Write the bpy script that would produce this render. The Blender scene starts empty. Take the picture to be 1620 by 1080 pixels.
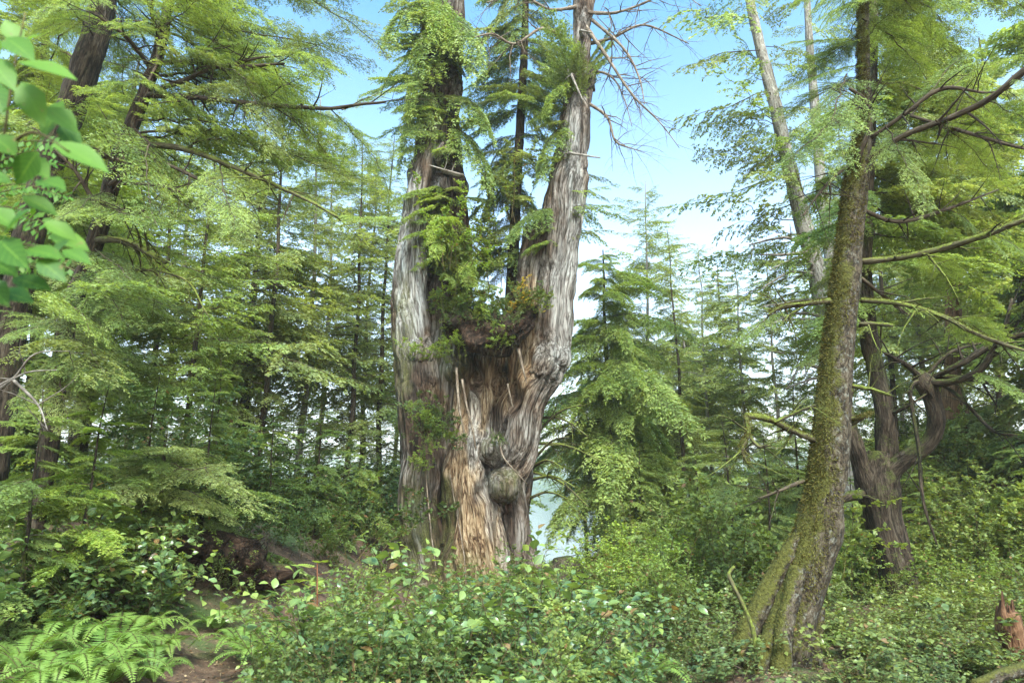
import bpy, math, random
import numpy as np
from mathutils import Vector, Matrix
PI = math.pi
R = math.radians
sc = bpy.context.scene
col = sc.collection

# ------------------------------------------------------------------ camera
F = 1080.0                     # focal length in photograph pixels (24 mm on a 36 mm frame)
TH = math.atan(240.0 / F)      # the camera looks up by this much
CAMZ = 1.6
cam_d = bpy.data.cameras.new('camera'); cam = bpy.data.objects.new('camera', cam_d); col.objects.link(cam)
cam_d.sensor_width = 36; cam_d.lens = 24; cam_d.clip_start = 0.05; cam_d.clip_end = 4000
cam.location = (0, 0, CAMZ); cam.rotation_euler = (PI / 2 + TH, 0, 0)
cam_d.dof.use_dof = True; cam_d.dof.focus_distance = 13; cam_d.dof.aperture_fstop = 3.4
sc.camera = cam

# ------------------------------------------------------------------ light
SUN_EL, SUN_AZ = 52, 168       # degrees; azimuth clockwise from +Y: behind the camera, to its left
w = bpy.data.worlds.new('World'); sc.world = w; w.use_nodes = True
nt = w.node_tree; nt.nodes.clear()
sky = nt.nodes.new('ShaderNodeTexSky'); sky.sky_type = 'NISHITA'; sky.sun_disc = False
sky.sun_elevation = R(SUN_EL); sky.sun_rotation = R(SUN_AZ)
sky.air_density = 1.0; sky.dust_density = 4.0; sky.ozone_density = 1.0
bg = nt.nodes.new('ShaderNodeBackground'); bg.inputs['Strength'].default_value = 0.15
wo = nt.nodes.new('ShaderNodeOutputWorld')
tint = nt.nodes.new('ShaderNodeMix'); tint.data_type = 'RGBA'; tint.blend_type = 'MULTIPLY'; tint.inputs[0].default_value = 1; tcn = nt.nodes.new('ShaderNodeTexCoord'); sxyz = nt.nodes.new('ShaderNodeSeparateXYZ'); nt.links.new(tcn.outputs['Generated'], sxyz.inputs[0])
skr = nt.nodes.new('ShaderNodeValToRGB'); nt.links.new(sxyz.outputs[2], skr.inputs[0])   # thin pale veil of cloud low in the sky
skr.color_ramp.elements[0].position = .0; skr.color_ramp.elements[0].color = (1.7, 1.45, 1.3, 1)
skr.color_ramp.elements[1].position = .66; skr.color_ramp.elements[1].color = (.42, .9, 1.04, 1)
k_ = skr.color_ramp.elements.new(.3); k_.color = (1.5, 1.45, 1.35, 1)
k_ = skr.color_ramp.elements.new(.5); k_.color = (.85, 1.12, 1.16, 1)
nt.links.new(skr.outputs[0], tint.inputs[7])
nt.links.new(sky.outputs[0], tint.inputs[6]); nt.links.new(tint.outputs[2], bg.inputs[0]); nt.links.new(bg.outputs[0], wo.inputs[0])
sd = bpy.data.lights.new('sun', 'SUN'); sd.energy = 2.5; sd.angle = R(14); sd.color = (1, .94, .84)
so = bpy.data.objects.new('sun', sd); col.objects.link(so)
dv = Vector((math.sin(R(SUN_AZ)) * math.cos(R(SUN_EL)), math.cos(R(SUN_AZ)) * math.cos(R(SUN_EL)), math.sin(R(SUN_EL))))
so.rotation_euler = (-dv).to_track_quat('-Z', 'Y').to_euler(); so.location = dv * 60
sc.view_settings.view_transform = 'Standard'; sc.view_settings.look = 'None'
sc.view_settings.exposure = 1.7; sc.view_settings.gamma = 1
sc.cycles.max_bounces = 9; sc.cycles.diffuse_bounces = 7; sc.cycles.glossy_bounces = 2
sc.cycles.transmission_bounces = 7; sc.cycles.transparent_max_bounces = 8
sc.cycles.use_denoising = True
sc.cycles.caustics_reflective = False; sc.cycles.caustics_refractive = False

# ------------------------------------------------------------------ numbers
def at(px, py, Y):
    """the point at distance Y along the world's y axis on the line of sight of photograph pixel px, py"""
    dx = (px - 810) / F; dz = (540 - py) / F
    wy = math.cos(TH) - dz * math.sin(TH); wz = math.sin(TH) + dz * math.cos(TH)
    t = Y / wy
    return np.array([dx * t, Y, CAMZ + wz * t])
def mpp(py, Y):
    dz = (540 - py) / F
    return Y / (math.cos(TH) - dz * math.sin(TH)) / F
def ss(a, b, x):
    t = np.clip((x - a) / (b - a), 0, 1); return t * t * (3 - 2 * t)
def hash3(i, j, k, s=0):
    n = (i * 374761393 + j * 668265263 + k * 1274126177 + s * 974634777) & 0xFFFFFFFF
    n = ((n ^ (n >> 13)) * 1103515245) & 0xFFFFFFFF
    n = ((n ^ (n >> 16)) * 2246822519) & 0xFFFFFFFF
    return ((n ^ (n >> 15)) & 0xFFFFFF) / float(0xFFFFFF)
def noise(p, s=0):
    p = np.asarray(p, float); f = np.floor(p).astype(np.int64); t = p - f; t = t * t * (3 - 2 * t)
    r = 0
    for a in (0, 1):
        for b in (0, 1):
            for c in (0, 1):
                wgt = (t[..., 0] if a else 1 - t[..., 0]) * (t[..., 1] if b else 1 - t[..., 1]) * (t[..., 2] if c else 1 - t[..., 2])
                r = r + wgt * hash3(f[..., 0] + a, f[..., 1] + b, f[..., 2] + c, s)
    return r * 2 - 1
def ground(x, y):
    x = np.asarray(x, float); y = np.asarray(y, float)
    h = -0.45 * ss(8, 16, y)
    h = h + 0.95 * ss(-1.6, -4.5, x) * ss(6.5, 11, y) + .25 * ss(-2.4, -4, x)
    h = h + 2.7 * ss(5.5, 13, x) * ss(9, 20, y)
    s0 = 30 - 11 * np.exp(-((x - 1.2) / 2.6) ** 2)
    h = h - 4.2 * ss(s0, s0 + 20, y) * (1 - .8 * ss(16, 30, x)) - 3 * ss(50, 70, y)
    d = np.hypot(x, y)
    h = h + 26 * ss(330, 900, y + 30 * np.sin(x / 90)) * (0.6 + .4 * np.sin(x / 170 + 1))
    h = h + 12 * ss(60, 400, -y) + 10 * ss(60, 300, np.abs(x))*(1-ss(40,70,y))
    p = np.stack([x, y, x * 0], -1)
    near = 1 - ss(40, 60, d)
    h = h + near * (.14 * noise(p * .5, 3) + .05 * noise(p * 1.7, 4) + .02 * noise(p * 6, 5))
    return h
def gz(x, y): return float(ground(np.array([x]), np.array([y]))[0])
def nrm(v):
    v = np.asarray(v, float); return v / (np.linalg.norm(v, axis=-1, keepdims=True) + 1e-12)

# ------------------------------------------------------------------ mesh collecting
class Acc:
    """collects quads; at = three numbers per vertex (bark: local x, y and length; leaves: variation, tip, side)"""
    def __init__(s): s.V = []; s.Q = []; s.M = []; s.A = []; s.n = 0
    def add(s, v, q, m, a):
        v = np.asarray(v, float); q = np.asarray(q, np.int64)
        s.V.append(v); s.Q.append(q + s.n); s.M.append(np.full(len(q), m, np.int32)if np.isscalar(m) else m); s.A.append(np.asarray(a, float)); s.n += len(v)
    def arrays(s):
        if not isinstance(s.V, tuple) and len(s.V) > 1:
            s.V = [np.concatenate(s.V)]; s.Q = [np.concatenate(s.Q)]; s.M = [np.concatenate(s.M)]; s.A = [np.concatenate(s.A)]
        return s.V[0], s.Q[0], s.M[0], s.A[0]
    def put(s, other, mat4, dv=0.0, mmap=None):
        v, q, m, a = other.arrays()
        M4 = np.asarray(mat4, float)
        v2 = v @ M4[:3, :3].T + M4[:3, 3]
        if dv: a = a.copy(); a[:, 0] += dv
        s.add(v2, q, m if mmap is None else mmap[m], a)
    def mesh(s, name, mats, smooth=True):
        v, q, m, a = s.arrays()
        me = bpy.data.meshes.new(name)
        me.vertices.add(len(v)); me.vertices.foreach_set('co', v.astype(np.float32).ravel())
        me.loops.add(len(q) * 4); me.loops.foreach_set('vertex_index', q.astype(np.int32).ravel())
        me.polygons.add(len(q)); me.polygons.foreach_set('loop_start', np.arange(0, len(q) * 4, 4, dtype=np.int32))
        me.polygons.foreach_set('material_index', m.astype(np.int32))
        for k in mats: me.materials.append(k)
        at_ = me.attributes.new('at', 'FLOAT_VECTOR', 'POINT'); at_.data.foreach_set('vector', a.astype(np.float32).ravel())
        me.update(calc_edges=True)
        me.polygons.foreach_set('use_smooth', np.full(len(q), smooth))
        me.update()
        return me
def link(name, me, parent=None, mw=None):
    o = bpy.data.objects.new(name, me); col.objects.link(o)
    if parent is not None: o.parent = parent
    if mw is not None: o.matrix_local = Matrix(mw.tolist() if isinstance(mw, np.ndarray) else mw)
    return o
def tag(o, label, cat, group=None):
    o['label'] = label; o['category'] = cat
    if group: o['group'] = group
    return o
def struct(o, kind='structure', label=None, cat=None):
    o['kind'] = kind
    if label: o['label'] = label
    if cat: o['category'] = cat
    return o
def thing(name, label, cat, loc, group=None):
    o = bpy.data.objects.new(name, None); col.objects.link(o); o.location = tuple(float(k) for k in loc)
    o.empty_display_size = .3
    return tag(o, label, cat, group)
def part(name, acc, mats, parent, smooth=True):
    """a mesh made in world coordinates, hung under its thing"""
    me = acc.mesh(name, mats, smooth)
    l = parent.location
    return link(name, me, parent, Matrix.Translation((-l[0], -l[1], -l[2])))

def catmull(P, n):
    P = np.asarray(P, float)
    Q = np.vstack([2 * P[0] - P[1], P, 2 * P[-1] - P[-2]])
    out = []
    m = len(P) - 1
    for u in np.linspace(0, m, n):
        i = min(int(u), m - 1); t = u - i
        a, b, c, d = Q[i], Q[i + 1], Q[i + 2], Q[i + 3]
        out.append(.5 * (2 * b + (c - a) * t + (2 * a - 5 * b + 4 * c - d) * t * t + (3 * b - 3 * c + d - a) * t ** 3))
    return np.array(out)
def frames(P):
    T = nrm(np.gradient(P, axis=0))
    ref = np.array([1., .13, .07]) if abs(T[0][0]) < .8 else np.array([0.1, 1, .07])
    X = np.zeros_like(P)
    x = ref - T[0] * (ref @ T[0]); x /= np.linalg.norm(x)
    for i in range(len(P)):
        x = x - T[i] * (x @ T[i]); x /= np.linalg.norm(x); X[i] = x
    return T, X, np.cross(T, X)
def tube(acc, P, r, seg=8, mat=0, n=None, rough=0.0, seed=0, flute=0.0, rf=6.0, cap=True, sm=False):
    """tapered tube along P (radii r), with bark coordinates; rough = lumpy, flute = lengthwise ridges"""
    P = np.asarray(P, float); r = np.asarray(r, float)
    if n:
        PR = catmull(np.hstack([P, r[:, None]]), n); P = PR[:, :3]; r = np.maximum(PR[:, 3], .0008)
    T, X, Yv = frames(P)
    s = np.concatenate([[0], np.cumsum(np.linalg.norm(np.diff(P, axis=0), axis=1))])
    th = np.linspace(0, 2 * PI, seg, endpoint=False)
    c, si = np.cos(th), np.sin(th)
    loc = np.stack([r[:, None] * c, r[:, None] * si, np.repeat(s[:, None], seg, 1)], -1)
    rr = np.repeat(r[:, None], seg, 1)
    if rough or flute:
        q = loc.copy()
        d = 0
        if flute:
            q2 = np.stack([c[None] * rf * .5 + 0 * rr, si[None] * rf * .5 + 0 * rr, loc[..., 2] * .5], -1)
            d = d + flute * (1 - 2 * np.abs(noise(q2, seed))) + .4 * flute * noise(q2 * [2.3, 2.3, 1.5], seed + 9)
        if rough:
            q3 = np.stack([loc[..., 0], loc[..., 1], loc[..., 2] * .6], -1)
            d = d + rough * (noise(q3 * 5 / max(r.max() * 3, .15), seed + 1) + .6 * noise(q3 * 13 / max(r.max() * 3, .15), seed + 2))
        rr = rr * (1 + d)
    V = P[:, None] + rr[..., None] * (c[None, :, None] * X[:, None] + si[None, :, None] * Yv[:, None])
    N = len(P)
    i = np.arange(N - 1)[:, None] * seg; j = np.arange(seg)[None]; j2 = (j + 1) % seg
    Q = np.stack([i + j, i + j2, i + seg + j2, i + seg + j], -1).reshape(-1, 4)
    A = loc.reshape(-1, 3)
    V = V.reshape(-1, 3)
    if cap:
        b = len(V)
        V = np.vstack([V, P[0][None], P[-1][None]]); A = np.vstack([A, [[0, 0, 0]], [[0, 0, s[-1]]]])
        half = np.arange(0, seg - 1, 2)
        c1 = np.stack([(half + 1), half, np.full_like(half, b), (half + 2) % seg], -1)[:, [3, 0, 1, 2]]
        o = (N - 1) * seg
        c2 = np.stack([o + half, o + half + 1, o + (half + 2) % seg, np.full_like(half, b + 1)], -1)
        Q = np.vstack([Q, c1, c2])
    acc.add(V, Q, mat, A)
def leaves(acc, B, D, W, l, w_, mat, var, fold=0.0, wide=.45):
    """flat pointed quads: base B, direction D, side W, length l, width w_"""
    B, D, W = np.asarray(B, float), nrm(D), nrm(W)
    n = len(B); l = np.broadcast_to(l, (n,))[:, None]; w_ = np.broadcast_to(w_, (n,))[:, None]
    V = np.stack([B, B + D * l * wide + W * w_ / 2, B + D * l, B + D * l * wide - W * w_ / 2], 1).reshape(-1, 3)
    Q = np.arange(n * 4).reshape(-1, 4)
    var = np.broadcast_to(var, (n,))
    A = np.stack([np.repeat(var, 4), np.tile([0, .5, 1, .5], n), np.tile([0, 1, 0, -1.], n)], -1)
    acc.add(V, Q, mat, A)
def broad(acc, B, D, U, l, w_, mat, var, cup=.25, curl=.2):
    """broad ovate leaves of six quads folded at the midrib; U = upward side"""
    B, D, U = np.asarray(B, float), nrm(D), nrm(U)
    U = nrm(U - D * (D * U).sum(-1, keepdims=True)); S = np.cross(D, U)
    n = len(B); l = np.broadcast_to(l, (n,))[:, None]; w_ = np.broadcast_to(w_, (n,))[:, None]
    ts = [0, .16, .4, .68, 1.0]; ws = [.04, .62, 1.0, .72, .02]
    rows = []
    for t, q in zip(ts, ws):
        c = B + D * l * t + U * l * curl * (t - 1.3 * t * t)
        for sgn in (-1, 0, 1):
            rows.append(c + S * w_ * .5 * q * sgn + U * (abs(sgn) * cup * w_ * q * .5))
    V = np.stack(rows, 1).reshape(-1, 3)
    base = np.array([[3 * r_ + k, 3 * r_ + k + 1, 3 * r_ + k + 4, 3 * r_ + k + 3] for r_ in range(4) for k in (0, 1)])
    Q = (np.arange(n)[:, None, None] * 15 + base[None]).reshape(-1, 4)
    var = np.broadcast_to(var, (n,))
    A = np.stack([np.repeat(var, 15), np.tile(np.repeat(ts, 3), n), np.tile([-1, 0, 1.] * 5, n)], -1)
    acc.add(V, Q, mat, A)

# ------------------------------------------------------------------ materials
def newmat(name):
    m = bpy.data.materials.new(name); m.use_nodes = True; m.node_tree.nodes.clear(); return m, m.node_tree
def nd(nt, t, **k):
    n = nt.nodes.new(t)
    for a, b in k.items(): setattr(n, a, b)
    return n
def ramp(nt, pts, src):
    r = nd(nt, 'ShaderNodeValToRGB'); e = r.color_ramp.elements
    while len(e) < len(pts): e.new(.5)
    for x, (p, c) in zip(e, pts): x.position = p; x.color = (*c, 1) if len(c) == 3 else c
    nt.links.new(src, r.inputs[0]); return r.outputs[0]
def mixc(nt, f, a, b, bt='MIX'):
    m = nd(nt, 'ShaderNodeMix', data_type='RGBA', blend_type=bt)
    for s, v in ((m.inputs[0], f), (m.inputs[6], a), (m.inputs[7], b)):
        if hasattr(v, 'node'): nt.links.new(v, s)
        elif isinstance(v, (int, float)): s.default_value = v
        else: s.default_value = (*v, 1)
    return m.outputs[2]
def math_(nt, op, a, b=0.0, clamp=False):
    m = nd(nt, 'ShaderNodeMath', operation=op, use_clamp=clamp)
    for s, v in ((m.inputs[0], a), (m.inputs[1], b)):
        if hasattr(v, 'node'): nt.links.new(v, s)
        else: s.default_value = v
    return m.outputs[0]
def texn(nt, vec, scale, detail=4, rough=.55, dist=0.0):
    n = nd(nt, 'ShaderNodeTexNoise'); n.inputs['Scale'].default_value = scale; n.inputs['Detail'].default_value = detail
    n.inputs['Roughness'].default_value = rough; n.inputs['Distortion'].default_value = dist
    nt.links.new(vec, n.inputs['Vector']); return n.outputs[0]
def mapping(nt, vec, s):
    m = nd(nt, 'ShaderNodeMapping'); m.inputs['Scale'].default_value = s; nt.links.new(vec, m.inputs[0]); return m.outputs[0]
def attr(nt, name):
    return nd(nt, 'ShaderNodeAttribute', attribute_name=name)
def leafmat(name, dark, mid, light, trans=.4, gloss=.35, rough=.45, tcol=(1.25, 1.15, .45), tipc=None, tipf=.0, veins=0.0):
    """foliage: colour varies by leaf, by plant and by patches of a metre or so"""
    m, t = newmat(name)
    a = attr(t, 'at'); sx = nd(t, 'ShaderNodeSeparateXYZ'); t.links.new(a.outputs['Vector'], sx.inputs[0])
    oi = nd(t, 'ShaderNodeObjectInfo')
    geo = nd(t, 'ShaderNodeNewGeometry')
    n = texn(t, geo.outputs['Position'], .9, 3)
    v = math_(t, 'ADD', math_(t, 'MULTIPLY', sx.outputs[0], .8), math_(t, 'MULTIPLY', n, .55))
    v = math_(t, 'ADD', v, math_(t, 'MULTIPLY', math_(t, 'SUBTRACT', oi.outputs['Random'], .5), .25))
    c = ramp(t, [(.22, dark), (.6, mid), (.98, light)], v)
    pn = texn(t, geo.outputs['Position'], 2.3, 3, .6)
    c = mixc(t, ramp(t, [(.6, (0, 0, 0)), (.74, (.4, .4, .4))], pn), c, (.19, .15, .055))
    c = mixc(t, math_(t, 'GREATER_THAN', sx.outputs[0], 2.0), c, (.24, .13, .06))
    if veins:
        az = math_(t, 'ABSOLUTE', sx.outputs[2]); side = math_(t, 'FRACT', math_(t, 'SUBTRACT', math_(t, 'MULTIPLY', sx.outputs[1], 7), math_(t, 'MULTIPLY', az, 1.6)))
        vf = math_(t, 'MAXIMUM', math_(t, 'LESS_THAN', az, .07), math_(t, 'MULTIPLY', math_(t, 'LESS_THAN', side, .13), .6))
        c = mixc(t, math_(t, 'MULTIPLY', vf, veins), c, light)
        spot = texn(t, geo.outputs['Position'], 55, 3, .6)
        c = mixc(t, ramp(t, [(.66, (0, 0, 0)), (.72, (1, 1, 1))], spot), c, (.22, .17, .06))
    if tipc: c = mixc(t, math_(t, 'MULTIPLY', sx.outputs[1], tipf), c, tipc)
    p = nd(t, 'ShaderNodeBsdfPrincipled'); t.links.new(c, p.inputs['Base Color'])
    p.inputs['Roughness'].default_value = rough; p.inputs['Specular IOR Level'].default_value = gloss
    tr = nd(t, 'ShaderNodeBsdfTranslucent')
    tc = mixc(t, 1.0, c, tcol, 'MULTIPLY'); t.links.new(tc, tr.inputs[0])
    mx = nd(t, 'ShaderNodeMixShader'); mx.inputs[0].default_value = trans
    t.links.new(p.outputs[0], mx.inputs[1]); t.links.new(tr.outputs[0], mx.inputs[2])
    o = nd(t, 'ShaderNodeOutputMaterial'); t.links.new(mx.outputs[0], o.inputs[0])
    return m
def barkmat(name, dark, mid, light, moss=(.075, .085, .02), mossamt=.3, side=0.0, stretch=.12, sc_=26, bump=.6, red=None, redamt=0.0, lichen=0.0, bdist=.02):
    """bark with cracks running along the stem, moss patches (more on the side given), lichen spots"""
    m, t = newmat(name)
    a = attr(t, 'at'); v = mapping(t, a.outputs['Vector'], (1, 1, stretch))
    n1 = texn(t, v, sc_, 6, .65, .4); n2 = texn(t, v, sc_ * 3.1, 4, .6); n3 = texn(t, a.outputs['Vector'], 3.1, 4, .6)
    k = math_(t, 'ADD', math_(t, 'MULTIPLY', n1, .65), math_(t, 'MULTIPLY', n2, .35))
    for sc2, am in ((sc_ * .45, .15), (sc_ * 1.2, .10)):
        cr = texn(t, mapping(t, a.outputs['Vector'], (1, 1, stretch * 1.3)), sc2, 4, .55, .5)
        cr = math_(t, 'SUBTRACT', 1.0, math_(t, 'MULTIPLY', math_(t, 'ABSOLUTE', math_(t, 'SUBTRACT', cr, .5)), 15), True)
        k = math_(t, 'SUBTRACT', k, math_(t, 'MULTIPLY', cr, am))
    k = math_(t, 'ADD', k, .02)
    c = ramp(t, [(.3, dark), (.48, mid), (.68, light)], k)
    if red: c = mixc(t, ramp(t, [(.5 - redamt * .3, (0, 0, 0)), (.62, (1, 1, 1))], n3), c, mixc(t, .5, c, red))
    if lichen:
        l = texn(t, a.outputs['Vector'], 17, 5, .7)
        c = mixc(t, math_(t, 'MULTIPLY', ramp(t, [(.55, (0, 0, 0)), (.62, (1, 1, 1))], l), lichen), c, (.42, .43, .38))
    geo = nd(t, 'ShaderNodeNewGeometry'); sn = nd(t, 'ShaderNodeSeparateXYZ'); t.links.new(geo.outputs['Normal'], sn.inputs[0])
    mn = texn(t, geo.outputs['Position'], 2.2, 5, .65)
    mf = texn(t, geo.outputs['Position'], 38, 3, .6)
    f = math_(t, 'ADD', mn, math_(t, 'MULTIPLY', sn.outputs[0], -side))
    f = math_(t, 'ADD', f, math_(t, 'MULTIPLY', sn.outputs[2], .18))
    f = math_(t, 'ADD', f, math_(t, 'MULTIPLY', math_(t, 'SUBTRACT', mf, .5), .35))
    f = ramp(t, [(.78 - mossamt * .5, (0, 0, 0)), (.9 - mossamt * .5, (1, 1, 1))], f)
    mc = ramp(t, [(.3, tuple(q * .5 for q in moss)), (.6, moss), (.8, tuple(q * 1.7 for q in moss))], mf)
    c = mixc(t, f, c, mc)
    p = nd(t, 'ShaderNodeBsdfPrincipled'); t.links.new(c, p.inputs['Base Color']); p.inputs['Roughness'].default_value = .9
    p.inputs['Specular IOR Level'].default_value = .2
    h = mixc(t, f, k, mf)
    b = nd(t, 'ShaderNodeBump'); b.inputs['Strength'].default_value = bump; b.inputs['Distance'].default_value = bdist
    t.links.new(h, b.inputs['Height']); t.links.new(b.outputs[0], p.inputs['Normal'])
    o = nd(t, 'ShaderNodeOutputMaterial'); t.links.new(p.outputs[0], o.inputs[0])
    return m
M = {}
M['hem'] = leafmat('hemlock_needles', (0.085, 0.117, 0.047), (0.169, 0.240, 0.073), (0.339, 0.418, 0.120), .47)
M['hemd'] = leafmat('dark_needles', (0.056, 0.082, 0.034), (0.113, 0.168, 0.056), (0.215, 0.296, 0.086), .42)
M['lime'] = leafmat('new_growth', (0.113, 0.173, 0.034), (0.215, 0.306, 0.052), (0.373, 0.439, 0.086), .45)
M['olive'] = leafmat('olive_needles', (0.068, 0.092, 0.034), (0.141, 0.178, 0.058), (0.271, 0.306, 0.095), .42)
M['pale'] = leafmat('pale_needles', (0.124, 0.153, 0.060), (0.226, 0.275, 0.099), (0.384, 0.428, 0.163), .5)
M['salal'] = leafmat('salal_leaf', (.05, .10, .05), (.125, .20, .075), (.33, .40, .09), .35, .75, .26, veins=.5)
M['salald'] = leafmat('dark_salal_leaf', (0.054, 0.083, 0.034), (0.106, 0.152, 0.055), (0.240, 0.282, 0.076), .35, .6, .3, veins=.5)
M['huckm'] = leafmat('small_shrub_leaf', (0.066, 0.087, 0.034), (0.140, 0.189, 0.055), (0.286, 0.337, 0.076), .42, .35)
M['huck'] = leafmat('huckleberry_leaf', (0.111, 0.149, 0.045), (0.206, 0.287, 0.065), (0.408, 0.499, 0.088), .45, .3)
M['huckd'] = leafmat('dark_shrub_leaf', (0.045, 0.071, 0.030), (0.102, 0.158, 0.052), (0.203, 0.275, 0.069), .42, .35)
M['fern'] = leafmat('fern_frond', (.06, .11, .03), (.125, .215, .045), (.23, .33, .075), .42, .25)
M['alder'] = leafmat('broad_leaf', (.025, .07, .01), (.055, .145, .016), (.15, .28, .035), .45, .3, .5, veins=.8)
M['orange'] = leafmat('turning_leaf', (0.346, 0.174, 0.041), (0.580, 0.373, 0.053), (0.589, 0.531, 0.088), .45)
M['bark'] = barkmat('conifer_bark', (.05, .036, .028), (.14, .105, .08), (.27, .22, .18), mossamt=.35)
M['barkd'] = barkmat('dark_bark', (.014, .010, .007), (.055, .038, .026), (.14, .11, .08), mossamt=.45, bump=.9, bdist=.04)
M['barkg'] = barkmat('grey_bark', (.09, .075, .062), (.23, .20, .17), (.40, .37, .33), mossamt=.12, lichen=.6)
M['mossb'] = barkmat('mossy_bark', (.018, .013, .009), (.068, .05, .033), (.16, .13, .095), moss=(.082, .078, .017), mossamt=.55, side=.2, stretch=.4, sc_=22, lichen=.22, bump=.9, bdist=.03)
M['twig'] = barkmat('twig_bark', (.035, .025, .018), (.09, .065, .045), (.16, .13, .09), mossamt=.3, bump=.2)
M['mosst'] = barkmat('mossy_twig', (.04, .03, .02), (.10, .085, .045), (.16, .15, .07), moss=(.14, .16, .03), mossamt=.62, bump=.5)
M['deadw'] = barkmat('dead_wood', (.10, .08, .065), (.24, .20, .17), (.42, .38, .34), mossamt=.02, stretch=.2, bump=.3)
M['twigd'] = barkmat('splinter_wood', (.08, .055, .04), (.20, .15, .11), (.36, .30, .25), mossamt=.02, stretch=.2, bump=.3)
M['redw'] = barkmat('rotting_wood', (.05, .022, .012), (.17, .085, .045), (.32, .19, .11), mossamt=.22, stretch=.1, sc_=16, bump=.9, bdist=.03)
M['stalk'] = barkmat('shrub_stem', (.06, .045, .02), (.13, .10, .04), (.20, .17, .07), mossamt=.1, bump=.1)
M['soil'] = barkmat('rooty_soil', (.010, .006, .004), (.04, .022, .014), (.12, .07, .045), mossamt=.1, stretch=1, sc_=14, bump=1, bdist=.06)
M['redst'] = barkmat('red_stem', (.12, .04, .02), (.26, .10, .05), (.36, .16, .08), mossamt=.0, bump=.1)

def groundmat():
    m, t = newmat('forest_floor')
    geo = nd(t, 'ShaderNodeNewGeometry'); P = geo.outputs['Position']
    n = texn(t, P, 9, 8, .7); n2 = texn(t, P, .8, 4, .6); n3 = texn(t, P, 60, 4, .7)
    k = math_(t, 'ADD', math_(t, 'MULTIPLY', n, .6), math_(t, 'MULTIPLY', n3, .4))
    c = ramp(t, [(.32, (.015, .008, .005)), (.5, (.095, .05, .03)), (.68, (.24, .15, .095))], k)
    c = mixc(t, ramp(t, [(.52, (0, 0, 0)), (.62, (1, 1, 1))], n2), c, ramp(t, [(.3, (.03, .045, .012)), (.7, (.10, .14, .03))], n3))
    sx = nd(t, 'ShaderNodeSeparateXYZ'); t.links.new(P, sx.inputs[0])
    far = ramp(t, [(0, (0, 0, 0)), (1, (1, 1, 1))], math_(t, 'MULTIPLY', math_(t, 'SUBTRACT', sx.outputs[1], 60), .005, True))
    c = mixc(t, far, c, (.05, .085, .04))
    p = nd(t, 'ShaderNodeBsdfPrincipled'); t.links.new(c, p.inputs['Base Color']); p.inputs['Roughness'].default_value = .95
    b = nd(t, 'ShaderNodeBump'); b.inputs['Strength'].default_value = .9; b.inputs['Distance'].default_value = .05
    t.links.new(k, b.inputs['Height']); t.links.new(b.outputs[0], p.inputs['Normal'])
    o = nd(t, 'ShaderNodeOutputMaterial'); t.links.new(p.outputs[0], o.inputs[0]); return m
M['ground'] = groundmat()
def watermat():
    m, t = newmat('lake_water')
    p = nd(t, 'ShaderNodeBsdfPrincipled'); p.inputs['Base Color'].default_value = (.06, .09, .10, 1)
    p.inputs['Roughness'].default_value = .12; p.inputs['Specular IOR Level'].default_value = .8
    geo = nd(t, 'ShaderNodeNewGeometry'); n = texn(t, mapping(t, geo.outputs['Position'], (1, .4, 1)), 2.5, 4, .6)
    b = nd(t, 'ShaderNodeBump'); b.inputs['Strength'].default_value = .35; b.inputs['Distance'].default_value = .15
    t.links.new(n, b.inputs['Height']); t.links.new(b.outputs[0], p.inputs['Normal'])
    o = nd(t, 'ShaderNodeOutputMaterial'); t.links.new(p.outputs[0], o.inputs[0]); return m
M['water'] = watermat()

# ------------------------------------------------------------------ terrain and lake
def axis(a, b, fine0, fine1, st, gro=1.12):
    xs = list(np.arange(fine0, fine1 + 1e-6, st))
    s = st; x = fine0
    while x > a: s *= gro; x -= s; xs.insert(0, x)
    s = st; x = fine1
    while x < b: s *= gro; x += s; xs.append(x)
    return np.array(xs)
xs = axis(-1500, 1500, -14, 18, .16); ys = axis(-600, 2200, 2, 34, .16)
gx, gy = np.meshgrid(xs, ys); H = ground(gx, gy)
# the trodden path at the bottom left is a shallow trough
pthx = -2.75 + .1 * (gy - 6) ; H = H - .12 * np.exp(-((gx - pthx) / .4) ** 2) * ss(12, 9, gy)
V = np.stack([gx, gy, H], -1).reshape(-1, 3); nx = len(xs)
i = np.arange(len(ys) - 1)[:, None] * nx; j = np.arange(nx - 1)[None]
Q = np.stack([i + j, i + j + 1, i + nx + j + 1, i + nx + j], -1).reshape(-1, 4)
g = Acc(); g.add(V, Q, 0, V * 0)
struct(link('ground', g.mesh('ground', [M['ground']])))
g = Acc(); g.add([(-700, 38, -3.3), (700, 38, -3.3), (700, 560, -3.3), (-700, 560, -3.3)], [[0, 1, 2, 3]], 0, np.zeros((4, 3)))
struct(link('lake_water', g.mesh('lake_water', [M['water']])))

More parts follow.
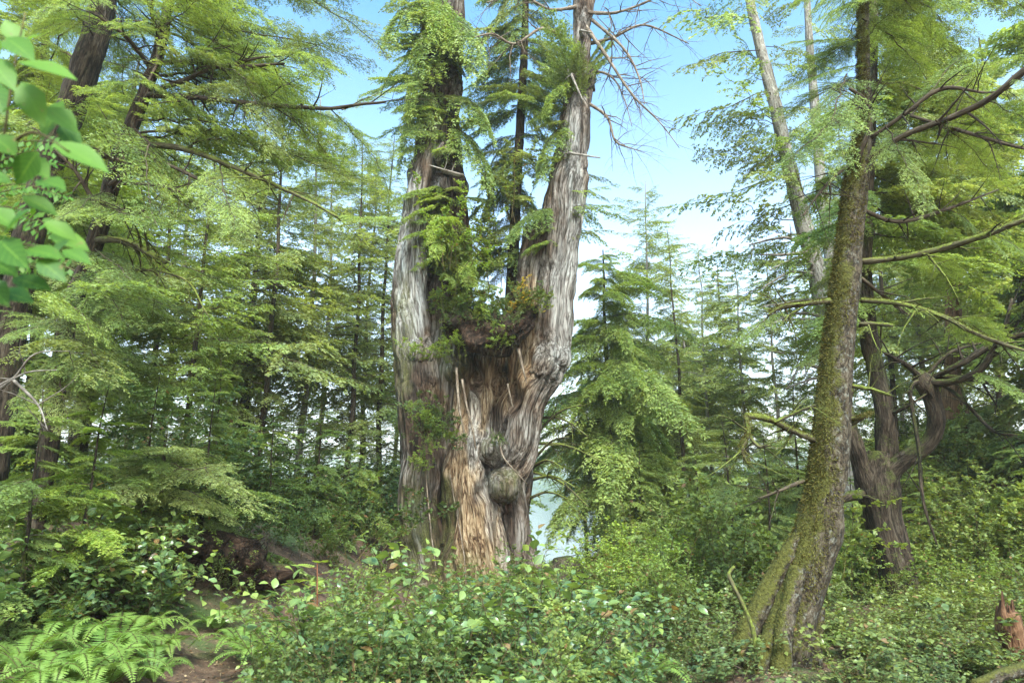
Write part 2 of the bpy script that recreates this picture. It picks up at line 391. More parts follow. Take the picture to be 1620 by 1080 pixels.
# ------------------------------------------------------------------ branch templates (local +X = outwards, +Z = up)
def make_branch(seed, L=2.4, lat_sp=.11, lat_len=.75, twig_sp=.05, twig_len=.13, nleaf=4, ll=.03, lw=.009,
                droop=.22, up=.05, start=.15, gap=.0, rad=.014, hang=.5, wob=.06, ang=55):
    rs = np.random.RandomState(seed); acc = Acc()
    K = 14; t = np.linspace(0, 1, K)
    wy = np.cumsum(rs.randn(K)) * wob * .1 * L; wy -= wy[0]
    P = np.stack([L * t, wy, up * L * t - droop * L * t ** 2.2 + np.cumsum(rs.randn(K)) * .008 * L], -1)
    tube(acc, P, rad * (1 - t * .85), 5, 0, cap=False)
    def axis_at(u): return np.array([np.interp(u, t, P[:, k]) for k in range(3)])
    LB, LD, LW, LL, LWd, LV = [], [], [], [], [], []
    s = start * L; side = 1
    while s < L * .99:
        u = s / L; side = -side
        s += lat_sp * .5 * rs.uniform(.7, 1.4)
        if rs.rand() < gap: continue
        l = lat_len * (1 - .75 * u) * min(1, (u - start * .6) / .18 + .35) * rs.uniform(.55, 1.15)
        a = R(ang - 18 * u + rs.uniform(-9, 9)) * side
        b = axis_at(u); d = np.array([math.cos(a), math.sin(a), rs.uniform(-.18, .16)]); d /= np.linalg.norm(d)
        n_ = 7; q = np.linspace(0, 1, n_)
        LP = b + d * (q * l)[:, None]; LP[:, 2] -= hang * l * q ** 2 * rs.uniform(.4, 1.1)
        LP[:, 0] += .12 * l * q ** 2
        tube(acc, LP, rad * .32 * (1 - .8 * q) * (1 - .5 * u), 3, 0, cap=False)
        nt_ = max(3, int(l / twig_sp) * 2)
        w = np.clip((np.arange(nt_) + rs.rand(nt_)) / nt_, .06, 1)
        tb = np.stack([np.interp(w, q, LP[:, k]) for k in range(3)], -1)
        dd = nrm(np.stack([np.interp(w, q, np.gradient(LP[:, k])) for k in range(3)], -1))
        sd_ = np.where(np.arange(nt_) % 2 == 0, 1, -1)
        pl = nrm(np.cross([0, 0, 1.], dd))
        ta = R(48) + rs.randn(nt_) * .15
        td = nrm(dd * np.cos(ta)[:, None] + pl * (np.sin(ta) * sd_)[:, None] + np.stack([0 * w, 0 * w, rs.randn(nt_) * .16 - .12], -1))
        tl = twig_len * (1.1 - .6 * w) * rs.uniform(.6, 1.3, nt_) * (.6 + .4 * min(1, l / .3))
        tl[-1] = twig_len * .8; td[-1] = dd[-1]
        tv = rs.rand() * .5 + rs.rand(nt_) * .3
        # the twig itself
        nn = nrm(np.cross(td, [0, 0, 1.]))
        for k in range(nleaf + 1):
            f = (k + .6) / (nleaf + .6)
            c = tb + td * (tl * f)[:, None]; c[:, 2] -= .25 * tl * f * f
            for sg in ((1, -1) if k < nleaf else (0,)):
                if nleaf > 0 and k < nleaf: ld = td * .75 + nn * sg * .75
                else: ld = td
                ld = ld + rs.randn(nt_, 3) * .16
                LB.append(c if k < nleaf else tb + td * (tl * (.55 if nleaf else 0))[:, None]); LD.append(ld)
                LW.append(np.cross(nrm(ld), [0, 0, 1.]) + rs.randn(nt_, 3) * .6)
                le = ll * (1.15 - .5 * f) * rs.uniform(.7, 1.3, nt_)
                if nleaf == 0: le = tl
                LL.append(le); LWd.append(np.full(nt_, lw) * rs.uniform(.8, 1.25, nt_)); LV.append(tv + .25 * w + rs.rand(nt_) * .15)
    leaves(acc, np.concatenate(LB), np.concatenate(LD), np.concatenate(LW), np.concatenate(LL), np.concatenate(LWd), 1, np.concatenate(LV))
    acc.arrays(); return acc
# near: fine hemlock sprays; mid: coarser; far: one leaf shape per twig
NEAR = [make_branch(10 + k, 2.2, .10, .75, .042, .14, 4, .036, .0125, droop=.06 + .05 * (k % 3), hang=.14 + .1 * (k % 3), start=.08, gap=.1 + .04 * (k % 3), wob=.16) for k in range(7)]
MID = [make_branch(30 + k, 2.6, .11, .9, .055, .17, 2, .08, .034, droop=.22, hang=.5, start=.08) for k in range(5)]
FAR = [make_branch(50 + k, 3.0, .15, 1.05, .10, .26, 1, .16, .085, droop=.25, hang=.5, start=.08) for k in range(4)]
CEDAR = [make_branch(70 + k, 2.4, .11, .8, .05, .24, 3, .08, .034, droop=.45, hang=1.1, up=.15, start=.08) for k in range(4)]
SPARSE = [make_branch(90 + k, 2.6, .17, .9, .10, .17, 2, .09, .046, droop=.02, up=.12, hang=.45, gap=.25, wob=.3, start=.15) for k in range(5)]

def frame_mat(p0, p1, L, roll=0.0):
    """puts a template of length L from p0 towards p1"""
    p0, p1 = np.asarray(p0, float), np.asarray(p1, float)
    d = p1 - p0; s = np.linalg.norm(d) / L; x = d / np.linalg.norm(d)
    y = np.cross([0, 0, 1.], x); y /= np.linalg.norm(y) + 1e-9; z = np.cross(x, y)
    y2 = y * math.cos(roll) + z * math.sin(roll); z2 = np.cross(x, y2)
    Mx = np.eye(4); Mx[:3, 0] = x * s; Mx[:3, 1] = y2 * s; Mx[:3, 2] = z2 * s; Mx[:3, 3] = p0
    return Mx
_mc = {}
def tmesh(acc, mats, key):
    if key not in _mc: _mc[key] = acc.mesh('branch_' + str(key[0]), mats)
    return _mc[key]
NEARL = [make_branch(200 + k, 4.0, .105, 1.15, .046, .15, 4, .036, .0125, droop=.06 + .05 * k, hang=.2, start=.12, rad=.022, wob=.2, gap=.12 + .05 * (k % 3)) for k in range(5)]
LEN = {'nearl': 4.0, 'near': 2.2, 'mid': 2.6, 'far': 3.0, 'cedar': 2.4, 'sparse': 2.6}
SETS = {'nearl': NEARL, 'near': NEAR, 'mid': MID, 'far': FAR, 'cedar': CEDAR, 'sparse': SPARSE}
def branch_part(parent, kind, leafm, p0, p1, roll=0, i=None, name='branch', wood='twig'):
    if kind == 'near' and np.linalg.norm(np.subtract(p1, p0)) > 2.9: kind = 'nearl'
    i = random.randrange(len(SETS[kind])) if i is None else i % len(SETS[kind])
    me = tmesh(SETS[kind][i], [M[wood], M[leafm]], (kind, i, leafm, wood))
    Mx = frame_mat(p0, p1, LEN[kind], roll); l = parent.location
    Mx[:3, 3] -= np.array([l[0], l[1], l[2]])
    return link(name, me, parent, Mx)

def dead_acc(acc, P0, d, L, r, depth, rs, mat=0, droop=.4, kink=.25, seg=5):
    """a bare crooked branch with side branches"""
    n = max(4, int(L / .18)); P = [np.array(P0, float)]; d = nrm(d)
    for k in range(n):
        d = nrm(d + rs.randn(3) * kink * .5 + np.array([0, 0, -droop * .12]))
        P.append(P[-1] + d * L / n)
    P = np.array(P); rr = r * (1 - .85 * np.linspace(0, 1, len(P)))
    tube(acc, P, rr, seg, mat, cap=False)
    if depth > 0:
        for k in range(int(3 + L * 2.2)):
            i_ = rs.randint(1, len(P) - 1)
            dd = nrm(P[i_ + 1] - P[i_]) if i_ + 1 < len(P) else d
            nd_ = nrm(dd * .6 + rs.randn(3) * .7 + np.array([0, 0, -.15 * droop]))
            dead_acc(acc, P[i_], nd_, L * rs.uniform(.25, .5), rr[i_] * .55, depth - 1, rs, mat, droop, kink, 4)

print('templates ok')
# ------------------------------------------------------------------ the giant cedar
CY = 16.0
def pr(L, dy=0):   # (px, py, r px[, extra depth]) -> points and radii at the cedar's distance
    P = [at(q[0], q[1], CY + (q[3] if len(q) > 3 else 0) + dy) for q in L]
    r = [q[2] * mpp(q[1], CY + (q[3] if len(q) > 3 else 0) + dy) for q in L]
    return np.array(P), np.array(r)
stems = [
 [(668, 985, 66), (672, 930, 52, .0), (668, 880, 40), (664, 790, 34), (668, 700, 38), (662, 620, 38), (656, 540, 34), (650, 470, 27), (653, 390, 20), (660, 310, 17), (676, 235, 17), (680, 160, 14), (683, 90, 13), (686, 0, 13), (690, -120, 11)],
 [(720, 985, 70, .6), (716, 900, 52, .6), (700, 790, 48, .6), (698, 700, 48, .5), (700, 600, 44, .4), (708, 500, 38, .3), (716, 400, 27, .3), (714, 300, 21, .3), (705, 200, 20, .4), (707, 120, 22, .4), (712, 30, 20, .4), (716, -110, 15, .4)],
 [(752, 985, 75, -.25), (748, 900, 55, -.25), (742, 800, 44, -.3), (738, 720, 32, -.3), (742, 660, 24, -.15), (738, 600, 18, .0), (728, 565, 10, .1)],
 [(782, 985, 60, -.1), (778, 880, 36, -.2), (768, 800, 26, -.2), (764, 720, 22, -.1), (764, 650, 19, 0), (768, 590, 17, .2), (772, 545, 14, .4)],
 [(826, 985, 50), (816, 900, 30, 0), (808, 830, 26, 0), (812, 760, 29, 0), (822, 700, 31, 0), (832, 640, 32, 0), (852, 590, 34, 0), (868, 545, 32, .1), (874, 470, 31, .1), (881, 400, 33, .1), (892, 320, 31, .1), (905, 240, 28, .1), (913, 165, 22, .1), (917, 90, 14, .1), (923, 0, 12, .1), (930, -120, 9, .1)],
 [(775, 985, 90, 1.0), (775, 850, 66, 1.0), (772, 740, 58, .95), (782, 650, 50, .95), (792, 590, 38, 1.0), (800, 550, 22, 1.0)],
 [(800, 690, 20, .3), (806, 630, 20, .15), (822, 570, 20, .1), (836, 500, 20, .0), (838, 440, 17, .0), (843, 385, 13, .0), (846, 362, 9, .0)],
 [(690, 700, 34, .6), (686, 560, 34, .5), (684, 430, 22, .5), (688, 330, 16, .5), (692, 240, 12, .5)],
]
burls = [(779, 713, 23, -.5), (797, 768, 24, -.55), (790, 745, 14, -.2), (725, 590, 15, -.2), (856, 586, 28, -.1), (843, 372, 13, .0), (712, 300, 24, .2), (680, 655, 26, -.35), (700, 250, 20, .1), (916, 130, 24, .1), (760, 560, 20, .6), (872, 565, 26, 0), (746, 690, 20, -.4), (812, 660, 18, 0), (660, 560, 30, -.1)]
ca = Acc()
axes = []
for k, L in enumerate(stems):
    P, r = pr(L); r = r * .87
    n = 60; PR = catmull(np.hstack([P, r[:, None]]), n)
    axes.append((PR[:, :3], PR[:, 3]))
    tube(ca, P, r, 28, 0, n=n)
for (px, py, rp, dy) in burls:
    c = at(px, py, CY + dy); r = rp * mpp(py, CY)
    zz = np.linspace(-1, 1, 9)
    P = c + np.array([0, 0, 1.]) * (zz * r * .98)[:, None]; tube(ca, P, np.maximum(.02, r * np.sqrt(1 - (zz * .98) ** 2)), 14, 0)
rs = np.random.RandomState(4)
for (px, dx, dy, r0, l) in [(655, -1, -.5, .32, 1.5), (700, -.3, -1, .3, 1.5), (745, .1, -1, .34, 1.6), (790, .5, -1, .26, 1.4), (825, 1, -.5, .25, 1.3), (640, -1, .3, .3, 1.4)]:
    p = at(px, 900, CY); d = np.array([dx, dy, 0.]) / math.hypot(dx, dy)
    t = np.linspace(0, 1, 6)
    P = p + d * (t * l)[:, None] + np.array([0, 0, -1.]) * (t ** .6 * 1.1)[:, None] + np.array([0, 0, .35])
    tube(ca, P, r0 * (1 - .75 * t), 12, 0, n=14)
raw = link('giant_cedar_raw', ca.mesh('raw', []))
md = raw.modifiers.new('m', 'REMESH'); md.mode = 'VOXEL'; md.voxel_size = .025; md.use_smooth_shade = True
m2 = raw.modifiers.new('s', 'SMOOTH'); m2.factor = .5; m2.iterations = 5
dg = bpy.context.evaluated_depsgraph_get(); dg.update(); ev = raw.evaluated_get(dg)
cme = bpy.data.meshes.new_from_object(ev); bpy.data.objects.remove(raw)
nv = len(cme.vertices); co = np.empty(nv * 3, np.float32); cme.vertices.foreach_get('co', co); co = co.reshape(-1, 3).astype(float)
no = np.empty(nv * 3, np.float32); cme.vertex_normals.foreach_get('vector', no); no = no.reshape(-1, 3).astype(float)
best = np.full(nv, 1e9); loc = np.zeros((nv, 3)); which = np.zeros(nv, int)
for k, (P, r) in enumerate(axes):
    T, X, Yv = frames(P); s = np.concatenate([[0], np.cumsum(np.linalg.norm(np.diff(P, axis=0), axis=1))])
    for a in range(0, nv, 20000):
        c = co[a:a + 20000]; d = np.linalg.norm(c[:, None] - P[None], axis=2) - r[None]
        i_ = d.argmin(1); dm = d[np.arange(len(c)), i_]
        v = c - P[i_]
        L3 = np.stack([(v * X[i_]).sum(1), (v * Yv[i_]).sum(1), s[i_] + (v * T[i_]).sum(1)], -1) + [k * 3.1, 0, 0]
        b = dm < best[a:a + 20000]
        best[a:a + 20000][b] = dm[b]; loc[a:a + 20000][b] = L3[b]; which[a:a + 20000][b] = k
def n2(scale, zst, s): return noise(loc * [scale, scale, scale * zst], s)
wob = np.stack([loc[:, 0] + .12 * noise(co * 1.1, 60), loc[:, 1] + .12 * noise(co * 1.1, 61), loc[:, 2]], -1)
def n3(scale, zst, s): return noise(wob * [scale, scale, scale * zst], s)
lowz = ss(5.5, 1.0, co[:, 2])
disp = (.05 + .05 * lowz) * (1 - 2 * np.abs(n3(2.6, .10, 1))) + .055 * (1 - 2 * np.abs(n3(6, .10, 2))) + .03 * (1 - 2 * np.abs(n3(12, .12, 3))) + .035 * noise(co * 1.6, 8)
disp = disp - .085 * (1 - np.abs(n3(3.5, .07, 41))) ** 7 - .05 * (1 - np.abs(n3(7.5, .09, 42))) ** 6 - .025 * (1 - np.abs(n3(15, .1, 43))) ** 4 + .045
for (bx, by, br, bd) in ((779, 713, 25, -.5), (797, 768, 29, -.65)):
    bq = np.linalg.norm(co - at(bx, by, CY + bd), axis=1) / (br * mpp(by, CY)); disp = disp + (.07 * noise(co * 5, 91) + .035 * noise(co * 12, 92)) * ss(1.5, 1.0, bq); disp = disp * (1 - .55 * ss(1.5, 1.05, bq))
zpx = lambda px, py, dy=0: at(px, py, CY + dy)
rr_ = [(725, 615, -.6, .28, .28), (786, 668, -.3, .26, .32), (800, 610, 0, .3, .3), (730, 640, -.5, .16, .3), (686, 672, -.75, .40, .6), (700, 780, -.75, .16, .35), (697, 860, -.85, .17, .4), (815, 636, -.35, .20, .35), (835, 575, -.3, .16, .25), (752, 600, -.3, .16, .3), (700, 830, -.8, .30, .35), (757, 780, -.8, .12, .22), (800, 738, -.9, .16, .16), (778, 742, -.9, .10, .12), (800, 825, -.7, .2, .25), (760, 600, 0, .2, .25), (730, 470, -.3, .3, .2), (690, 400, -.3, .2, .15)]
for (px, py, dy, rad, dep) in rr_:
    c = zpx(px, py, dy); q = (co - c) / [rad, rad * 1.6, rad * 1.7]; disp -= dep * np.exp(-(q ** 2).sum(1) * 1.2)
co2 = co + no * disp[:, None]
cme.vertices.foreach_set('co', co2.astype(np.float32).ravel())
# surface masks by place: bare heartwood, moss, dark humus, shade painted into clefts and hollows
def blob(L):
    o = np.zeros(nv); pn = .45 * noise(wob * [3, 3, .35], 21) + .25 * noise(co * 4, 22)
    for (px, py, rx, ry, am) in L:
        c = at(px, py, CY); m_ = mpp(py, CY)
        q = np.sqrt(((co[:, 0] - c[0]) / (rx * m_)) ** 2 + ((co[:, 2] - c[2]) / (ry * m_)) ** 2)
        o = np.maximum(o, am * ss(1.25, .65, q + pn * .6))
    return np.clip(o, 0, 1)
heart = blob([(752, 860, 42, 75, 1), (735, 760, 24, 60, .9), (745, 640, 26, 60, .95), (800, 590, 42, 60, 1), (825, 540, 24, 50, 1), (840, 480, 14, 60, .8), (700, 900, 25, 40, .6), (690, 640, 25, 30, .6)])
mossm = blob([(655, 870, 34, 110, 1), (708, 830, 10, 90, .9), (780, 930, 60, 30, .8), (640, 560, 20, 110, .75), (700, 905, 60, 50, .8), (797, 768, 24, 24, .55), (779, 713, 18, 18, .4), (720, 520, 30, 50, .5), (715, 560, 30, 60, .6)])
palem = blob([(750, 700, 9, 50, .6), (775, 800, 8, 50, .4), (655, 420, 20, 190, .9), (690, 260, 10, 90, .8), (640, 330, 10, 90, .7), (908, 330, 12, 220, .7), (890, 560, 20, 60, .5), (752, 660, 8, 60, .4), (795, 850, 10, 60, .3), (884, 480, 14, 90, .5)])
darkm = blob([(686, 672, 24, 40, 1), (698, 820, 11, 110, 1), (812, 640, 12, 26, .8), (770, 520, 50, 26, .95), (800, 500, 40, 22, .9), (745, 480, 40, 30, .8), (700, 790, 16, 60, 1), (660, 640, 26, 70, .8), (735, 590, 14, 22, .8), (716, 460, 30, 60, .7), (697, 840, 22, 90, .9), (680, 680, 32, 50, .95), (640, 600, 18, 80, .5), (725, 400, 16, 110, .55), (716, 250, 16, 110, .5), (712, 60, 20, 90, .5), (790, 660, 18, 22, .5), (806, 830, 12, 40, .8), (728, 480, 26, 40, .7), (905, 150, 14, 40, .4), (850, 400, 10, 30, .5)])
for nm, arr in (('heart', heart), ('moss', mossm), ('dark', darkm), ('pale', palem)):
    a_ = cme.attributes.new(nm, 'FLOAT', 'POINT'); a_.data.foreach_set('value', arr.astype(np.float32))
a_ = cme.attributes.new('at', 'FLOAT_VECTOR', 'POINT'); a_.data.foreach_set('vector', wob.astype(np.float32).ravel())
def cedarmat():
    m, t = newmat('old_cedar_wood')
    a = attr(t, 'at'); v = mapping(t, a.outputs['Vector'], (1, 1, .05))
    v2 = mapping(t, a.outputs['Vector'], (1, 1, .12))
    n1 = texn(t, v, 17, 6, .66, .5); n2_ = texn(t, v, 60, 5, .7, .3); n3_ = texn(t, v2, 3, 4, .6); geo = nd(t, 'ShaderNodeNewGeometry')
    n4 = texn(t, geo.outputs['Position'], 1.3, 4, .6)
    k = math_(t, 'ADD', math_(t, 'MULTIPLY', n1, .6), math_(t, 'MULTIPLY', n2_, .4))
    for sc2, am in ((9, .16), (24, .13)):
        cr = texn(t, mapping(t, a.outputs['Vector'], (1, 1, .07)), sc2, 3, .5, .6)
        cr = math_(t, 'SUBTRACT', 1.0, math_(t, 'MULTIPLY', math_(t, 'ABSOLUTE', math_(t, 'SUBTRACT', cr, .5)), 16), True)
        k = math_(t, 'SUBTRACT', k, math_(t, 'MULTIPLY', cr, am))
    k = math_(t, 'ADD', k, .02)
    grey = ramp(t, [(.3, (.035, .026, .02)), (.43, (.13, .105, .088)), (.55, (.26, .225, .20)), (.7, (.44, .41, .38))], k)
    brown = ramp(t, [(.3, (.025, .014, .009)), (.44, (.09, .056, .038)), (.57, (.18, .125, .09)), (.74, (.29, .22, .17))], k)
    c = mixc(t, ramp(t, [(.42, (0, 0, 0)), (.6, (1, 1, 1))], n4), grey, brown)
    hw = ramp(t, [(.28, (.05, .024, .012)), (.4, (.18, .105, .055)), (.52, (.34, .235, .14)), (.7, (.52, .42, .30))], k)
    hf = attr(t, 'heart').outputs['Fac']; c = mixc(t, hf, c, hw)
    c = mixc(t, attr(t, 'pale').outputs['Fac'], c, ramp(t, [(.3, (.10, .085, .075)), (.43, (.30, .275, .26)), (.55, (.48, .46, .44)), (.7, (.62, .60, .58))], k))
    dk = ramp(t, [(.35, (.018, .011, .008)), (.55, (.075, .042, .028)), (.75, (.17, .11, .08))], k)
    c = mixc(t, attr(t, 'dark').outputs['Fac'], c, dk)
    mf = texn(t, geo.outputs['Position'], 30, 4, .65)
    mo = ramp(t, [(.3, (.045, .05, .014)), (.55, (.15, .15, .045)), (.8, (.28, .27, .10))], mf)
    f = math_(t, 'MULTIPLY', attr(t, 'moss').outputs['Fac'], ramp(t, [(.36, (0, 0, 0)), (.6, (1, 1, 1))], texn(t, mapping(t, a.outputs['Vector'], (1, 1, .25)), 7, 5, .7)))
    c = mixc(t, math_(t, 'MULTIPLY', f, .8), c, mo)
    p = nd(t, 'ShaderNodeBsdfPrincipled'); t.links.new(c, p.inputs['Base Color']); p.inputs['Roughness'].default_value = .88; p.inputs['Specular IOR Level'].default_value = .25
    b = nd(t, 'ShaderNodeBump'); b.inputs['Strength'].default_value = 1.0; b.inputs['Distance'].default_value = .09
    t.links.new(k, b.inputs['Height']); t.links.new(b.outputs[0], p.inputs['Normal'])
    o = nd(t, 'ShaderNodeOutputMaterial'); t.links.new(p.outputs[0], o.inputs[0]); return m
M['cedar'] = cedarmat()
cme.materials.clear(); cme.materials.append(M['cedar'])
cb = at(745, 935, CY)
giant = thing('giant_cedar', 'enormous ancient cedar with grey split stems, orange hollow heartwood and round burls', 'tree', (cb[0], cb[1], cb[2]))
cme.name = 'trunk'
link('trunk', cme, giant, Matrix.Translation((-cb[0], -cb[1], -cb[2])))
def limb(parent, pts, wood, n=26, seg=9, rough=.12, name='branch', seed=0, side=0, kids=0, kl=.8, moss=None):
    """a limb through points (px, py, Y, radius px); kids = bare side twigs"""
    P = np.array([at(a, b, c) for a, b, c, d in pts]); r = np.array([d * mpp(b, c) for a, b, c, d in pts])
    acc = Acc(); rs = np.random.RandomState(seed)
    PP = catmull(np.hstack([P, r[:, None]]), n); jit = noise(PP[:, :3] * 3.0, seed)[:, None] * r.mean() * .9 * np.array([[0, .5, 1.]])
    PP[:, :3] += jit * np.linspace(0, 1, n)[:, None]
    tube(acc, PP[:, :3], np.maximum(PP[:, 3], .002), seg, 0, rough=rough, seed=seed)
    for k in range(kids):
        i_ = rs.randint(n // 4, n - 1); d = nrm(PP[i_, :3] - PP[i_ - 1, :3])
        dead_acc(acc, PP[i_, :3], nrm(d * .5 + rs.randn(3) * .6), kl * rs.uniform(.4, 1.1), PP[i_, 3] * .5, 1, rs, droop=.5)
    return part(name, acc, [M[wood]], parent), PP[:, :3]
# pale splinters on the hollow face
for k, L in enumerate([[(731, 600, 15.0, 3.5), (738, 640, 14.95, 3), (748, 680, 14.9, 3), (753, 712, 15.0, 2)],
                       [(722, 582, 15.1, 4), (726, 640, 14.8, 3.5), (735, 690, 14.85, 2)],
                       [(820, 552, 15.3, 5), (828, 585, 15.1, 3), (833, 605, 15.1, 1)], [(803, 607, 15.3, 2.5), (808, 630, 15.2, 2), (812, 645, 15.2, 1)],
                       [(712, 750, 14.7, 1.5), (722, 810, 14.6, 1.5), (733, 870, 14.4, 1.5), (738, 930, 14.2, 1)],
                       [(788, 690, 15, 2.5), (796, 722, 14.7, 2.5), (815, 745, 14.6, 2), (834, 765, 14.7, 1)],
                       [(672, 735, 14.9, 1.5), (678, 800, 14.7, 2), (683, 850, 14.5, 1.5), (690, 900, 14.4, 1.2)]]):
    L = [q[:3] + (q[3] * .6,) for q in L]
    limb(giant, L, 'twigd', 18, 6, .1, 'dead_branch', k)
# bare limbs of the two tops
rs = np.random.RandomState(77)
dl = [[(925, 40, 16, 7), (960, 90, 15.6, 5), (1000, 150, 15.2, 3.5), (1045, 195, 15, 2), (1075, 235, 14.9, 1)],
      [(930, 70, 16, 6), (970, 60, 15.7, 4), (1020, 40, 15.4, 3), (1090, 70, 15, 1.5)],
      [(925, 20, 16, 6), (975, 20, 15.6, 4), (1030, 0, 15.5, 3), (1085, -30, 15, 1.5)],
      [(935, 30, 16, 5), (985, 75, 15.5, 4), (1010, 120, 15.3, 3), (1020, 165, 15, 1)],
      [(925, 160, 16, 5), (960, 185, 15.6, 4), (975, 225, 15.5, 3), (1010, 238, 15.3, 1)],
      [(920, 10, 16, 6), (870, 15, 15.8, 4), (820, -10, 15.6, 3), (770, 5, 15.4, 2)],
      [(905, 70, 16, 6), (860, 45, 15.6, 5), (815, 70, 15.4, 4), (780, 55, 15.3, 3), (745, 60, 15.2, 1.5)],
      [(935, -20, 16, 6), (990, -40, 15.6, 4), (1060, -20, 15.2, 2), (1110, 10, 15, 1)],
      [(930, 110, 16, 4), (965, 120, 15.6, 3), (985, 150, 15.4, 2), (1000, 200, 15.2, 1)]]
for k, L in enumerate(dl):
    L = [q[:3] + (q[3] * .55,) for q in L]
    limb(giant, L, 'twigd', 28, 6, .2, 'dead_branch', 30 + k, kids=18, kl=1.1)
for k in range(6):
    py = rs.uniform(-60, 300); px = {0: 922, 1: 902, 2: 893}[min(2, int(max(0, py) / 160))] if rs.rand() < .6 else 700
    L = [(px, py, 15.9, 4), (px + rs.uniform(-20, 50), py - rs.uniform(-12, 25), 15.3, 2.5), (px + rs.uniform(-30, 80), py - rs.uniform(-30, 20), 15, 1)]
    limb(giant, L, 'deadw', 12, 5, .1, 'dead_branch', 60 + k, kids=2, kl=.5)
# its live foliage
def spray(parent, kind, leafm, L, i0=0, roll=0, wood='twig', back=0.0):
    for k, q in enumerate(L):
        if random.random() < back: q = q[:5] + (2 * q[2] - q[5],)
        branch_part(parent, kind, leafm, at(q[0], q[1], q[2]), at(q[3], q[4], q[5]), roll + random.uniform(-.35, .35), i0 + k, wood=wood)
random.seed(5)
spray(giant, 'cedar', 'hem', [(700, 40, 16, 640, 60, 14.2), (705, 20, 16, 760, 50, 14.2), (700, 90, 16, 620, 140, 14.6), (715, 150, 16, 790, 170, 14.6), (715, 200, 16, 800, 260, 14.8), (690, 130, 16, 615, 210, 14.8), (880, 330, 16, 800, 350, 14.8), (890, 200, 16, 830, 250, 15), (700, 0, 16, 600, 10, 14), (905, 130, 16, 840, 150, 15)])
spray(giant, 'cedar', 'lime', [(700, 0, 15.7, 700, 25, 14.4), (710, 10, 15.7, 730, 40, 14.6), (700, 340, 15.6, 700, 380, 14.4), (720, 400, 15.6, 740, 420, 14.4), (690, 360, 15.6, 730, 330, 14.6)])
# ------------------------------------------------------------------ trees with limbs laid out one by one
def trunk_part(parent, pts, wood, seg=22, n=60, rough=.1, flute=.05, seed=0, name='trunk', rf=6):
    P = np.array([at(a, b, c) for a, b, c, d in pts]); r = np.array([d * mpp(b, c) for a, b, c, d in pts])
    acc = Acc(); tube(acc, P, r, seg, 0, n=n, rough=rough, flute=flute, seed=seed, rf=rf)
    return part(name, acc, [M[wood]], parent), P, r
def moss_tufts(acc, P, r, n, rs, mat=1, side=(-1, -.35, .1), l=.035, w_=.012):
    n_ = 80; PR = catmull(np.hstack([P, r[:, None]]), n_); C, rr = PR[:, :3], PR[:, 3]; T, X, Yv = frames(C)
    i_ = rs.randint(0, n_, n); th = rs.rand(n) * 2 * PI
    nn = X[i_] * np.cos(th)[:, None] + Yv[i_] * np.sin(th)[:, None]
    c = C[i_] + T[i_] * rs.uniform(-.1, .1, n)[:, None] * 1.0 + nn * (rr[i_] * rs.uniform(.97, 1.05, n))[:, None]
    k = (nn @ nrm(side)) + noise(c * 2.5, 31) * .9 + rs.randn(n) * .25 > .42
    c, nn = c[k], nn[k]
    d = nrm(nn * .6 + rs.randn(len(c), 3) * .5 + [0, 0, -.4])
    leaves(acc, c, d, rs.randn(len(c), 3), rs.uniform(.5, 1.3, len(c)) * l, w_, mat, rs.rand(len(c)))
M['moss'] = leafmat('moss_tuft', (.04, .03, .012), (.09, .074, .02), (.16, .145, .04), .25, .1, .8)

# --- the leaning mossy tree on the right
b = at(1238, 1075, 7.0)
mt = thing('mossy_conifer', 'leaning conifer with green moss on its left side and lichened bark, nearest trunk at right', 'tree', b)
pts = [(1228, 1130, 7, 60), (1238, 1060, 7, 50), (1250, 985, 7, 47), (1276, 900, 7, 43), (1295, 840, 7, 38), (1307, 765, 7, 33), (1315, 690, 7, 31), (1321, 610, 7, 27), (1327, 540, 7, 26), (1336, 460, 7.02, 24), (1344, 390, 7.05, 22), (1353, 300, 7.1, 20), (1362, 240, 7.15, 17), (1368, 180, 7.2, 12), (1366, 60, 7.4, 10), (1368, -120, 7.8, 7)]
pts = [(a, b_, c, d * (.87 if b_ < 900 else .84)) for a, b_, c, d in pts]
tp, P_, r_ = trunk_part(mt, pts, 'mossb', 30, 150, .10, .05, 3)
acc = Acc(); rs = np.random.RandomState(9); moss_tufts(acc, P_, r_, 70000, rs, 0, l=.036, w_=.010); part('moss', acc, [M['moss']], mt)['kind'] = 'stuff'
for k, L in enumerate([[(1272, 840, 7, 15), (1240, 890, 6.95, 18), (1200, 965, 6.9, 21), (1165, 1040, 6.8, 18), (1140, 1085, 6.7, 12)], [(1276, 860, 6.95, 15), (1252, 930, 6.85, 19), (1222, 1010, 6.7, 21), (1195, 1070, 6.6, 22), (1180, 1110, 6.6, 16)], [(1262, 900, 6.8, 16), (1242, 990, 6.6, 17), (1235, 1070, 6.5, 20), (1232, 1120, 6.4, 16)], [(1290, 960, 7.1, 16), (1282, 1030, 7.1, 20), (1290, 1100, 7.1, 22)]]):
    L = [(a, b_, c, d * .8) for a, b_, c, d in L]
    tr_, P2, r2 = trunk_part(mt, L, 'mossb', 14, 40, .14, .1, 20 + k, 'root')
    acc = Acc(); moss_tufts(acc, P2, r2, 2600, rs, 0, side=(-.4, -.4, .8), l=.03, w_=.009); part('moss', acc, [M['moss']], mt)['kind'] = 'stuff'
